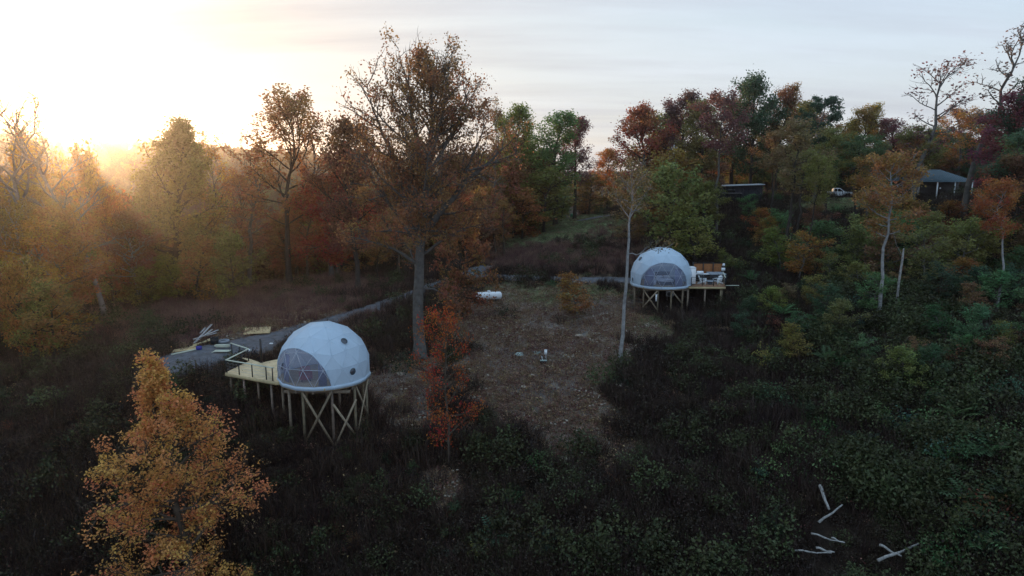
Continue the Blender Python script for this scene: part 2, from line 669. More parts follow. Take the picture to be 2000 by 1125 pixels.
def road_dist(x, y):
    d = np.full(np.shape(x), 1e3)
    for xy, ww in ROADS:
        for (a, b), wd in zip(xy[::2], ww[::2]):
            d = np.minimum(d, np.hypot(x - a, y - b) - wd)
    return d


def blobs(px, py, lst):
    out = np.zeros(np.shape(px))
    for cx, cy, rx, ry, wt in lst:
        out = np.maximum(out, wt * np.clip((1.55 - ((px - cx) / rx) ** 2 - ((py - cy) / ry) ** 2) / 1.1, 0, 1))
    return np.clip(out, 0, 1) ** 1.3


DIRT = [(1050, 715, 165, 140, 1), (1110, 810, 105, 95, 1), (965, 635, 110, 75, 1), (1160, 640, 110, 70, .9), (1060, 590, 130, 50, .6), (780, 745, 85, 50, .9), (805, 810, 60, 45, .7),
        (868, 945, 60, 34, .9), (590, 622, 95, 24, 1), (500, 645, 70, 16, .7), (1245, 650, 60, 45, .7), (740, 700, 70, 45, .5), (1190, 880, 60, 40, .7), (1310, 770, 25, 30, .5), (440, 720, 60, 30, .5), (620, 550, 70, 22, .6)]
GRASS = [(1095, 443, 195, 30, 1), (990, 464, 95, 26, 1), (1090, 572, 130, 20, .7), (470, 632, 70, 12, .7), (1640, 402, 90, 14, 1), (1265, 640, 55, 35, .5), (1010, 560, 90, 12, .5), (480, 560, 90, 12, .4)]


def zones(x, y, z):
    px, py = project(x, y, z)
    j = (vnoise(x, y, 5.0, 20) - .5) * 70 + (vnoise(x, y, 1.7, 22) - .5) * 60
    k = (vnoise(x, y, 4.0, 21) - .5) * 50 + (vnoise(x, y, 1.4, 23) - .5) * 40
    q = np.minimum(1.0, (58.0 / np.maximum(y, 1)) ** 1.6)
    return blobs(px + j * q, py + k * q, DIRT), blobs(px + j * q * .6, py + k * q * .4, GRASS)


def _axis(lo, hi, step, out_lo, out_hi):
    a = list(np.arange(lo, hi + 1e-6, step))
    s = step
    v = hi
    while v < out_hi:
        s *= 1.16
        v += s
        a.append(v)
    s = step
    v = lo
    while v > out_lo:
        s *= 1.16
        v -= s
        a.insert(0, v)
    return np.array(a)


gx = _axis(-88, 105, 0.9, -1450, 1450)
gy = _axis(24, 170, 0.9, -350, 1500)
GX, GY = np.meshgrid(gx, gy)
GZ = height(GX, GY)
near_m = (GX > -95) & (GX < 112) & (GY > 15) & (GY < 180)
RDIST = np.where(near_m, 0, 50.0)
RDIST[near_m] = road_dist(GX[near_m], GY[near_m])
bump = ((vnoise(GX, GY, 5, 1) - .6) * .55 + (vnoise(GX, GY, 2.1, 2) - .6) * .32)
GZ = GZ + bump * sstep(0.0, 2.0, RDIST) - 0.02 - 0.06 * sstep(0.3, -0.2, RDIST)
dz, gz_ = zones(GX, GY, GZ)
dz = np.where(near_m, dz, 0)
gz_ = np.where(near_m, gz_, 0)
ny, nx = GX.shape
ii = np.arange(ny * nx).reshape(ny, nx)
Qg = np.stack([ii[:-1, :-1].ravel(), ii[:-1, 1:].ravel(), ii[1:, 1:].ravel(), ii[1:, :-1].ravel()], 1)

m = bpy.data.materials.new('hillside_soil')
m.use_nodes = True
t = NT(m.node_tree)
b = t.n['Principled BSDF']
b.inputs['Roughness'].default_value = 0.95
b.inputs['Specular IOR Level'].default_value = 0.1
tco = t.new('ShaderNodeTexCoord').outputs['Object']
at_d = t.new('ShaderNodeAttribute')
at_d.attribute_name = 'dirt'
at_g = t.new('ShaderNodeAttribute')
at_g.attribute_name = 'grass'
n1 = t.noise(tco, 1.2, 9, 0.7)
n2 = t.noise(tco, 5.5, 6, 0.7)
n3 = t.noise(tco, 0.22, 5, 0.6)
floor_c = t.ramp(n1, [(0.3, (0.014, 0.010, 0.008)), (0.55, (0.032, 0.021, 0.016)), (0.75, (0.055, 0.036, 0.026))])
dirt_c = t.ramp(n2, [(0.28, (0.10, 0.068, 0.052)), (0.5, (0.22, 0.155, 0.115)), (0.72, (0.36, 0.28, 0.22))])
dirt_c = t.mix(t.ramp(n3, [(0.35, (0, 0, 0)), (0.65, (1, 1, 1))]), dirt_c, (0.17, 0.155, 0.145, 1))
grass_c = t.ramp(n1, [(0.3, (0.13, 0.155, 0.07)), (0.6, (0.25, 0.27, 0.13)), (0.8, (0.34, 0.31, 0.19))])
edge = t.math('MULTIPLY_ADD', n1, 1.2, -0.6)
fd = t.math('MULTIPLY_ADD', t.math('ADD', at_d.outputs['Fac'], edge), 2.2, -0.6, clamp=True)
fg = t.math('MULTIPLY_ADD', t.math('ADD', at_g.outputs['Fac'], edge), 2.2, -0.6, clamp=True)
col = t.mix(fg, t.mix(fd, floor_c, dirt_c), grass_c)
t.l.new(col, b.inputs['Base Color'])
bn = t.new('ShaderNodeBump')
bn.inputs['Strength'].default_value = 0.8
bn.inputs['Distance'].default_value = 0.15
t.l.new(t.noise(tco, 3.5, 8, 0.7), bn.inputs['Height'])
t.l.new(bn.outputs[0], b.inputs['Normal'])
M['soil'] = m

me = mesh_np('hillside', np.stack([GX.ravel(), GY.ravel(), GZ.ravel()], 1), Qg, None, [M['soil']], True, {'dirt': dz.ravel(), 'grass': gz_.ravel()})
tag(obj('hillside', me), 'dark wooded hillside falling away below the two domes', 'hillside', kind='structure')

m = mat('road_gravel', (0.105, 0.105, 0.118), 0.9, var=0.45, scale=2.2, bump=0.6, bscale=12, spec=0.15)
t = NT(m.node_tree)
pb_n = t.n['Principled BSDF']
src_l = pb_n.inputs['Base Color'].links[0].from_socket
trk = t.new('ShaderNodeAttribute')
trk.attribute_name = 'track'
tcr = t.new('ShaderNodeTexCoord').outputs['Object']
rut = t.math('MULTIPLY_ADD', t.noise(tcr, 1.6, 6, .7), 1.4, -0.35, clamp=True)
edge_c = t.mix(t.math('MULTIPLY', rut, 0.9), src_l, (0.07, 0.062, 0.052, 1))
t.l.new(t.mix(t.math('MULTIPLY', trk.outputs['Fac'], 0.85), edge_c, src_l), pb_n.inputs['Base Color'])
M['road_gravel'] = m
for (xy, ww), nm, lb in zip(ROADS, ('gravel_road', 'gravel_road', 'gravel_road'), ('grey gravel lane running from the near deck to the far dome', 'short gravel fork climbing behind the big oak', 'gravel drive along the top of the mown field')):
    dxy = np.gradient(xy, axis=0)
    dxy /= np.linalg.norm(dxy, axis=1)[:, None]
    nr = np.stack([-dxy[:, 1], dxy[:, 0]], 1)
    prof = np.array([-1.05, -.7, -.35, 0, .35, .7, 1.05])
    V = []
    for k in range(len(xy)):
        for f in prof:
            wob = 1 + .14 * math.sin(k * .9 + f * 3) + .1 * math.sin(k * .37)
            p = xy[k] + nr[k] * ww[k] * f * wob
            V.append((p[0], p[1], 0.0 if abs(f) < 1 else -0.12))
    V = np.array(V)
    V[:, 2] += height(V[:, 0], V[:, 1]) + 0.05
    n = len(prof)
    Q = [(k * n + i, k * n + i + 1, (k + 1) * n + i + 1, (k + 1) * n + i) for k in range(len(xy) - 1) for i in range(n - 1)]
    tag(obj(nm, mesh_np(nm, V, Q, None, [m], True, {'track': np.tile([0, .25, 1, .1, 1, .25, 0], len(xy))})), lb, 'road', kind='structure')

# ------------------------------------------------------------------ leaves, stems and trees


def unit(v):
    return v / (np.linalg.norm(v, axis=-1, keepdims=True) + 1e-9)


def leaf_arrays(P, size, r, up=0.5, wid=0.62):
    n = len(P)
    nrm = unit(r.normal(size=(n, 3)) + np.array((0, 0, up)))
    a = unit(np.cross(nrm, r.normal(size=(n, 3))))
    b = np.cross(nrm, a)
    L = (size * r.uniform(.65, 1.35, n))[:, None]
    V = np.stack([P - a * L * .5, P + b * L * wid * .5 + nrm * L * .12, P + a * L * .5, P - b * L * wid * .5 + nrm * L * .12], 1)
    i = np.arange(n) * 4
    T = np.concatenate([np.stack([i, i + 1, i + 2], 1), np.stack([i, i + 2, i + 3], 1)])
    return V.reshape(-1, 3), T


def curve_pts(p0, d0, L, n, r, rise=0.0, wig=0.08):
    """a wandering branch from p0"""
    p = np.array(p0, float)
    d = np.array(d0, float)
    d /= np.linalg.norm(d)
    out = [p.copy()]
    st = L / (n - 1)
    for _ in range(n - 1):
        d = d + r.normal(size=3) * wig + np.array((0, 0, rise))
        d /= np.linalg.norm(d)
        p = p + d * st
        out.append(p.copy())
    return np.array(out)


PROF = {
    'round': lambda h: np.sin(np.pi * (.14 + .80 * h)) ** .75,
    'cone': lambda h: 0.08 + .95 * (1 - h) ** .8 * min(1, .55 + 3 * h),
    'oval': lambda h: np.sin(np.pi * (.10 + .86 * h)) ** .6,
    'vase': lambda h: (.45 + .65 * h) * (1 - max(0, (h - .8) / .2) ** 2 * .75),
    'spire': lambda h: min(1.0, .10 + 1.65 * (1 - h)),
    'oak': lambda h: .80 + .35 * math.sin(3.14 * h) - .12 * max(0, h - .85) / .15,
    'column': lambda h: .75 + .25 * math.sin(3.1 * h) - max(0, h - .8) * 2.6,
}


def grow(seed, H, r0, cb=.25, W=4.0, prof='round', n1=26, n2=6, n3=4, nl=14, ls=.3, sig=.28, el=(15, 60), lean=(0, 0), bare=0.1, limbs=(), trunk=None, wig=.1,
         up=.4, rise=.05, twig=True, tlen=.42, keep=None, thin=.012, flat=1.0, jit=(.72, 1.18)):
    """one tree: returns (wood mesh data, leaf mesh data); limbs and trunk may be given as measured lines"""
    r = np.random.default_rng(seed)
    wood_V, wood_Q, k0 = [], [], 0
    leafP, leafT = [], []

    def put(path, rad, sides):
        nonlocal k0
        V, Q = tube(path, rad, sides)
        wood_V.append(V)
        wood_Q.append(Q + k0)
        k0 += len(V)

    if trunk is None:
        z = np.linspace(0, 1, 12)
        wx = np.cumsum(r.normal(size=12)) * .018 * H * z
        wy = np.cumsum(r.normal(size=12)) * .018 * H * z
        trunk = np.stack([wx + lean[0] * z ** 1.2, wy + lean[1] * z ** 1.2, z * H * .95], 1)
    trunk = np.asarray(trunk, float)
    s = np.linspace(0, 1, len(trunk))
    trad = r0 * (1 - s) ** .8 + .015
    trad[0] *= 1.35
    put(trunk, trad, 9)

    def tat(f):
        return np.array([np.interp(f, s, trunk[:, i]) for i in range(3)])

    prim = []
    for path, rr in limbs:
        path = np.asarray(path, float)
        prim.append((path, rr))
    for i in range(n1):
        h = (i + .5) / n1
        h = min(1, max(0, h + r.normal() * .02))
        f = cb + (1 - cb) * h * .97
        p0 = tat(f)
        az = i * 2.39996 + r.normal() * .35
        e = RAD(el[0] + (el[1] - el[0]) * h + r.normal() * 8)
        L = W * PROF[prof](h) * r.uniform(*jit)
        if L < .25:
            continue
        d = np.array((math.cos(az) * math.cos(e), math.sin(az) * math.cos(e), math.sin(e) * flat))
        prim.append((curve_pts(p0, d, L, 7, r, rise, wig), min(.5 * float(np.interp(f, s, trad)) + .01, .02 + L * .018)))
    for path, rr in prim:
        k = len(path)
        q = np.linspace(0, 1, k)
        rad = rr * (1 - q) ** .8 + thin
        put(path, rad, 6 if rr > .06 else 4)
        L = np.linalg.norm(np.diff(path, axis=0), axis=1).sum()
        m2 = max(2, int(n2 * (.5 + .5 * min(1.5, L / W))))
        for j in range(m2):
            f = .25 + .75 * (j + r.random()) / m2
            f = min(f, 1.0)
            p = np.array([np.interp(f, q, path[:, i]) for i in range(3)])
            dirn = path[min(k - 1, int(f * (k - 1)) + 1)] - path[max(0, min(k - 2, int(f * (k - 1))))]
            dirn = unit(dirn)
            sd = unit(np.cross(dirn, r.normal(size=3)))
            d2 = unit(dirn * .75 + sd * r.uniform(.5, 1.0) + np.array((0, 0, .12)))
            L2 = L * tlen * r.uniform(.6, 1.15) * (1.15 - .55 * f)
            L2 = max(L2, .35)
            p2 = curve_pts(p, d2, L2, 5, r, rise * 1.2, wig * 1.3)
            r2 = min(rr * .55, .008 + L2 * .012) + thin * .5
            if twig:
                put(p2, r2 * np.linspace(1, .2, 5) + thin * .4, 4)
            g = r.random()
            hh = p2[2, 2] / H
            off = r.random() < (bare(hh) if callable(bare) else bare)
            if keep is not None and not keep(p2[2]):
                off = True
            for c in range(n3):
                f3 = .25 + .75 * (c + r.random()) / n3
                pp = np.array([np.interp(f3, np.linspace(0, 1, 5), p2[:, i]) for i in range(3)])
                d3 = unit(d2 * .7 + r.normal(size=3) * .6 + np.array((0, 0, .15)))
                L3 = L2 * .45 * r.uniform(.5, 1.2)
                p3 = curve_pts(pp, d3, L3, 3, r, rise, wig * 1.5)
                if twig:
                    put(p3, np.linspace(1, .3, 3) * (r2 * .45 + thin * .3), 3)
                if off or nl <= 0:
                    continue
                cnt = r.poisson(nl)
                if cnt == 0:
                    continue
                u = r.uniform(.1, 1.05, cnt)
                base = p3[0] + (p3[-1] - p3[0]) * u[:, None]
                leafP.append(base + r.normal(size=(cnt, 3)) * sig)
                leafT.append(np.clip(.65 * g + .2 * r.random(cnt) + .15 * hh, 0, 1))
    wood = (np.vstack(wood_V), np.vstack(wood_Q))
    if leafP:
        LP = np.vstack(leafP)
        tint = np.concatenate(leafT)
        V, T = leaf_arrays(LP, ls, r, up)
        val = r.uniform(.15, .85, len(LP))
        leaf = (V, T, np.repeat(tint, 4), np.repeat(val, 4))
    else:
        leaf = None
    return wood, leaf


def px_line(pts, ox, oy, t, r, dy=0.0):
    """a line measured in the photograph, in metres about the foot of its tree"""
    out = []
    for i, p in enumerate(pts):
        y = p[2] if len(p) > 2 else dy * i / max(1, len(pts) - 1)
        out.append(((p[0] - ox) * t / F, y, (oy - p[1]) * t / F))
    out = np.array(out)
    # finer, slightly wandering
    q = np.linspace(0, len(out) - 1, len(out) * 2 + 1)
    f = np.stack([np.interp(q, np.arange(len(out)), out[:, i]) for i in range(3)], 1)
    f[1:-1] = (f[:-2] + 2 * f[1:-1] + f[2:]) / 4
    f[1:-1] += r.normal(size=f[1:-1].shape) * .05
    return f


PROTO = {}


def proto(name, H, wood, leaf):
    tw = mesh_np(name + '_trunk', wood[0], wood[1], None, [M['bark']], True)
    tl = None
    if leaf is not None:
        tl = mesh_np(name + '_crown', leaf[0], None, leaf[1], [M['leaf']], False, {'tint': leaf[2], 'val': leaf[3]})
    PROTO[name] = (H, tw, tl)


BARK = {'oak': (.135, .125, .115), 'ash': (.23, .21, .195), 'grey': (.16, .145, .13), 'pale': (.34, .33, .32), 'dark': (.07, .058, .05), 'brown': (.11, .085, .065)}
N_TREE = 0


def put_tree(pr, loc, H, colour, label, name='tree', group=None, sx=1.0, rot=None, bark='grey', cat='tree', tilt=(0, 0)):
    global N_TREE
    N_TREE += 1
    h0, tw, tl = PROTO[pr]
    e = empty(name, (loc[0], loc[1], loc[2] - .12), random.Random(int(loc[0] * 91 + loc[1] * 37)).uniform(0, 6.28) if rot is None else rot)
    e.rotation_euler = (tilt[0], tilt[1], e.rotation_euler[2])
    k = H / h0
    e.scale = (k * sx, k * sx, k)
    tag(e, label, cat, group)
    o = obj('stem' if cat in ('bush', 'shrub') else 'trunk', tw, e)
    bc = BARK[bark]
    o.color = (*bc, 1)
    if tl:
        c = obj('crown', tl, e)
        j = [random.uniform(.88, 1.12) for _ in range(3)]
        c.color = (colour[0] * j[0], colour[1] * j[1], colour[2] * j[2], 1)
    return e


COL = {
    'orange': (.42, .175, .055), 'gold': (.46, .23, .06), 'rust': (.30, .12, .055), 'brown': (.24, .14, .07), 'olive': (.21, .205, .062), 'green': (.11, .195, .075),
    'dgreen': (.06, .115, .056), 'red': (.34, .06, .035), 'purple': (.18, .085, .08), 'ygreen': (.22, .21, .055), 'amber': (.32, .17, .05), 'magenta': (.21, .06, .08), 'maple': (.66, .30, .10),
    'drust': (.22, .095, .05),
}
WORD = {'orange': 'orange', 'gold': 'golden', 'rust': 'rust coloured', 'brown': 'brown', 'olive': 'olive', 'green': 'green', 'dgreen': 'dark green', 'red': 'red', 'purple': 'purple', 'ygreen': 'yellow green',
        'amber': 'amber', 'magenta': 'magenta', 'drust': 'dark rust'}
SHAPE = {'broad_a': 'broad', 'broad_b': 'oval', 'tall_a': 'tall', 'tall_b': 'tall slim', 'airy_a': 'airy', 'airy_b': 'thin crowned', 'small_a': 'rounded low', 'small_b': 'pointed low', 'small_c': 'open low', 'pole_a': 'long trunked'}

rr = np.random.default_rng(3)
# the foreground maple: dense orange pyramid
w_, l_ = grow(21, 15.5, .20, cb=.06, W=3.5, prof='spire', n1=74, n2=9, n3=5, nl=13, ls=.15, sig=.17, el=(-8, 58), bare=.18, up=.7, wig=.16, tlen=.46, jit=(.35, 1.35))
proto('maple', 15.5, w_, l_)
# the big oak, its limbs measured in the photograph
OT = 62.5
ln = lambda pts, dy=0.0: px_line(pts, 820, 690, OT, rr, dy)
oak_limbs = [
    (ln([(836, 436), (868, 402), (905, 352), (950, 315), (1003, 270)], -1.0), .34), (ln([(822, 470), (790, 420), (760, 370), (722, 330), (700, 290)], 1.5), .2),
    (ln([(833, 400), (805, 340), (775, 280), (752, 225), (742, 165)], -2.0), .22), (ln([(842, 350), (825, 280), (812, 210), (808, 140)], 1.0), .2),
    (ln([(846, 330), (880, 270), (908, 215), (925, 160)], 2.0), .2), (ln([(852, 290), (875, 220), (885, 160), (890, 120)], -1.5), .17), (ln([(820, 500), (780, 472), (730, 452), (688, 445)], -1.5), .16),
    (ln([(826, 486), (870, 455), (905, 435), (950, 428)], 2.0), .15), (ln([(822, 548), (860, 556), (895, 585)], 1.2), .1),
    (ln([(830, 450), (835, 400, -2.5), (850, 350, -4.5), (860, 290, -5.5)]), .18), (ln([(834, 440), (820, 390, 2.5), (800, 340, 5.0), (790, 280, 6.5)]), .18), (ln([(868, 402), (890, 405), (930, 390), (965, 395)], -2.5), .11),
    (ln([(905, 352), (925, 300), (945, 255), (960, 225)], 1.0), .12), (ln([(760, 370), (720, 380), (690, 372)], 2.0), .09), (ln([(820, 520), (800, 490, 3), (780, 470, 5)]), .1),
]
oak_trunk = ln([(820, 690), (819, 620), (820, 560), (823, 500), (830, 450), (836, 410), (838, 360), (846, 290), (852, 230), (856, 190)])
w_, l_ = grow(33, 26.5, .56, cb=.44, W=6.1, prof='oak', n1=56, n2=11, n3=5, nl=12, ls=.22, sig=.30, el=(-4, 74), bare=lambda h: .12 + .35 * max(0, (h - .84) / .16), limbs=oak_limbs, trunk=oak_trunk, wig=.13, tlen=.40, thin=.014)
proto('oak', 26.5, w_, l_)
# the thin pale tree, the red sapling tree
TT = 62.0
w_, l_ = grow(41, 15.2, .19, cb=.74, W=3.2, prof='vase', n1=16, n2=6, n3=4, nl=6, ls=.2, sig=.25, el=(10, 60), bare=.2, thin=.006, trunk=px_line([(1211, 725), (1213, 660), (1216, 580), (1219, 500), (1221, 430), (1224, 400), (1222, 360)], 1211, 725, TT, rr),
              limbs=[(px_line([(1219, 500), (1240, 500), (1270, 488), (1300, 482)], 1211, 725, TT, rr, -.8), .05), (px_line([(1221, 430), (1245, 395), (1265, 365)], 1211, 725, TT, rr, 1), .05), (px_line([(1221, 430), (1200, 400), (1178, 380)], 1211, 725, TT, rr, 1), .05)])
proto('thin', 16.9, w_, l_)
w_, l_ = grow(51, 10, .10, cb=.14, W=2.5, prof='column', n1=28, n2=7, n3=4, nl=7, ls=.145, sig=.26, el=(0, 40), bare=.15, up=.8, jit=(.4, 1.3))
proto('red', 10, w_, l_)
# bare trees
for nm, sd, ln_ in (('bare_a', 61, (0.6, 0)), ('bare_b', 62, (-1.2, .5))):
    w_, l_ = grow(sd, 17, .15, cb=.36, W=4.6, prof='vase', n1=17, n2=9, n3=6, nl=.35, ls=.22, sig=.2, el=(34, 72), lean=ln_, bare=.75, wig=.13, thin=.013, tlen=.45)
    proto(nm, 17, w_, l_)
# woodland kinds
KIND = {
    'broad_a': dict(seed=71, H=16, r0=.28, cb=.20, W=4.9, prof='round', n1=34, n2=7, n3=4, nl=14, ls=.34, sig=.34, el=(5, 62), bare=.08),
    'broad_b': dict(seed=72, H=16, r0=.28, cb=.26, W=4.4, prof='oval', n1=32, n2=7, n3=4, nl=13, ls=.34, sig=.34, el=(5, 66), bare=.12),
    'dense_a': dict(seed=92, H=16, r0=.28, cb=.10, W=4.7, prof='spire', n1=48, n2=7, n3=5, nl=15, ls=.30, sig=.32, el=(0, 60), bare=.03),
    'tall_a': dict(seed=73, H=20, r0=.28, cb=.30, W=3.9, prof='oval', n1=36, n2=6, n3=4, nl=13, ls=.34, sig=.36, el=(10, 60), bare=.12),
    'tall_b': dict(seed=74, H=20, r0=.26, cb=.36, W=3.5, prof='round', n1=30, n2=6, n3=4, nl=12, ls=.34, sig=.36, el=(10, 66), bare=.2),
    'airy_a': dict(seed=75, H=18, r0=.22, cb=.34, W=4.8, prof='oval', n1=24, n2=7, n3=4, nl=9, ls=.30, sig=.28, el=(22, 68), bare=.16),
    'airy_b': dict(seed=76, H=18, r0=.22, cb=.32, W=4.0, prof='vase', n1=22, n2=6, n3=4, nl=7, ls=.28, sig=.26, el=(25, 68), bare=.3),
    'small_a': dict(seed=77, H=7, r0=.09, cb=.08, W=2.5, prof='round', n1=22, n2=6, n3=4, nl=10, ls=.22, sig=.22, el=(0, 55), bare=.12),
    'small_b': dict(seed=78, H=7, r0=.09, cb=.14, W=2.1, prof='cone', n1=22, n2=6, n3=4, nl=9, ls=.21, sig=.22, el=(-5, 50), bare=.16),
    'small_c': dict(seed=84, H=7, r0=.08, cb=.2, W=2.3, prof='vase', n1=16, n2=6, n3=4, nl=9, ls=.21, sig=.22, el=(10, 60), bare=.2),
    'pole_a': dict(seed=79, H=18, r0=.155, cb=.52, W=3.0, prof='round', n1=22, n2=6, n3=4, nl=11, ls=.28, sig=.28, el=(5, 55), bare=.15),
    'pole_b': dict(seed=80, H=18, r0=.14, cb=.60, W=2.7, prof='oval', n1=18, n2=6, n3=4, nl=11, ls=.28, sig=.28, el=(0, 55), bare=.2),
    'pine': dict(seed=81, H=20, r0=.22, cb=.58, W=2.9, prof='oval', n1=24, n2=7, n3=5, nl=16, ls=.26, sig=.2, el=(-5, 40), bare=.15, flat=.8),
    'cedar': dict(seed=82, H=16, r0=.2, cb=.08, W=2.6, prof='cone', n1=50, n2=7, n3=4, nl=15, ls=.24, sig=.22, el=(-8, 40), bare=.05),
    'lean_a': dict(seed=83, H=20, r0=.2, cb=.40, W=3.6, prof='vase', n1=17, n2=6, n3=4, nl=3.0, ls=.26, sig=.28, el=(25, 68), lean=(4.2, 0), bare=.3, thin=.018, wig=.14),
    'lean_b': dict(seed=85, H=20, r0=.19, cb=.5, W=3.2, prof='vase', n1=15, n2=6, n3=4, nl=2.0, ls=.26, sig=.28, el=(30, 72), lean=(2.2, .6), bare=.45, thin=.018, wig=.14),
}
for nm, kw in KIND.items():
    if kw['ls'] > .27:
        kw['ls'] *= .80
        kw['nl'] *= 1.45
    w_, l_ = grow(**kw)
    proto(nm, kw['H'], w_, l_)


def tree_px(pr, px, top, Y, colour, label, wpx=None, base=None, **kw):
    """a tree standing on the ground on column px at distance Y and reaching the picture row top"""
    g = gpt(px, Y) if base is None else np.array(base)
    H = at(px, top, Y)[2] - g[2]
    sx = 1.0
    if wpx:
        me = PROTO[pr][2] or PROTO[pr][1]
        co = np.empty(len(me.vertices) * 3, np.float32)
        me.vertices.foreach_get('co', co)
        co = co.reshape(-1, 3)
        wd = (np.percentile(co[:, 0], 98) - np.percentile(co[:, 0], 2)) * H / PROTO[pr][0]
        sx = (wpx * Y / F) / wd
        sx = min(1.7, max(.6, sx))
    col = COL[colour] if isinstance(colour, str) else colour
    return put_tree(pr, g, H, col, label, sx=sx, **kw)


# --- the trees that can be told apart
tree_px('maple', 376, 664, 37.5, 'maple', 'dense bright orange maple filling the slope below the near deck', wpx=255, rot=2.1, name='maple_tree', bark='brown')
g = gpt(820, 61.5)
put_tree('oak', g, 26.5, (.25, .125, .055), 'tallest oak with thick grey trunk and rusty crown behind the near dome', name='oak_tree', rot=0, bark='oak')
g = gpt(1212, 62)
put_tree('thin', g, 16.9, (.14, .105, .05), 'thin pale trunk with sparse top just left of the far dome', rot=0, bark='pale')
tree_px('red', 878, 590, 48, (.40, .085, .03), 'slender red maple between the oak and the clearing', wpx=105, name='maple_tree', bark='brown')
tree_px('small_b', 1128, 530, 74, 'amber', 'young amber tree on the bare slope below the gravel lane', wpx=100)

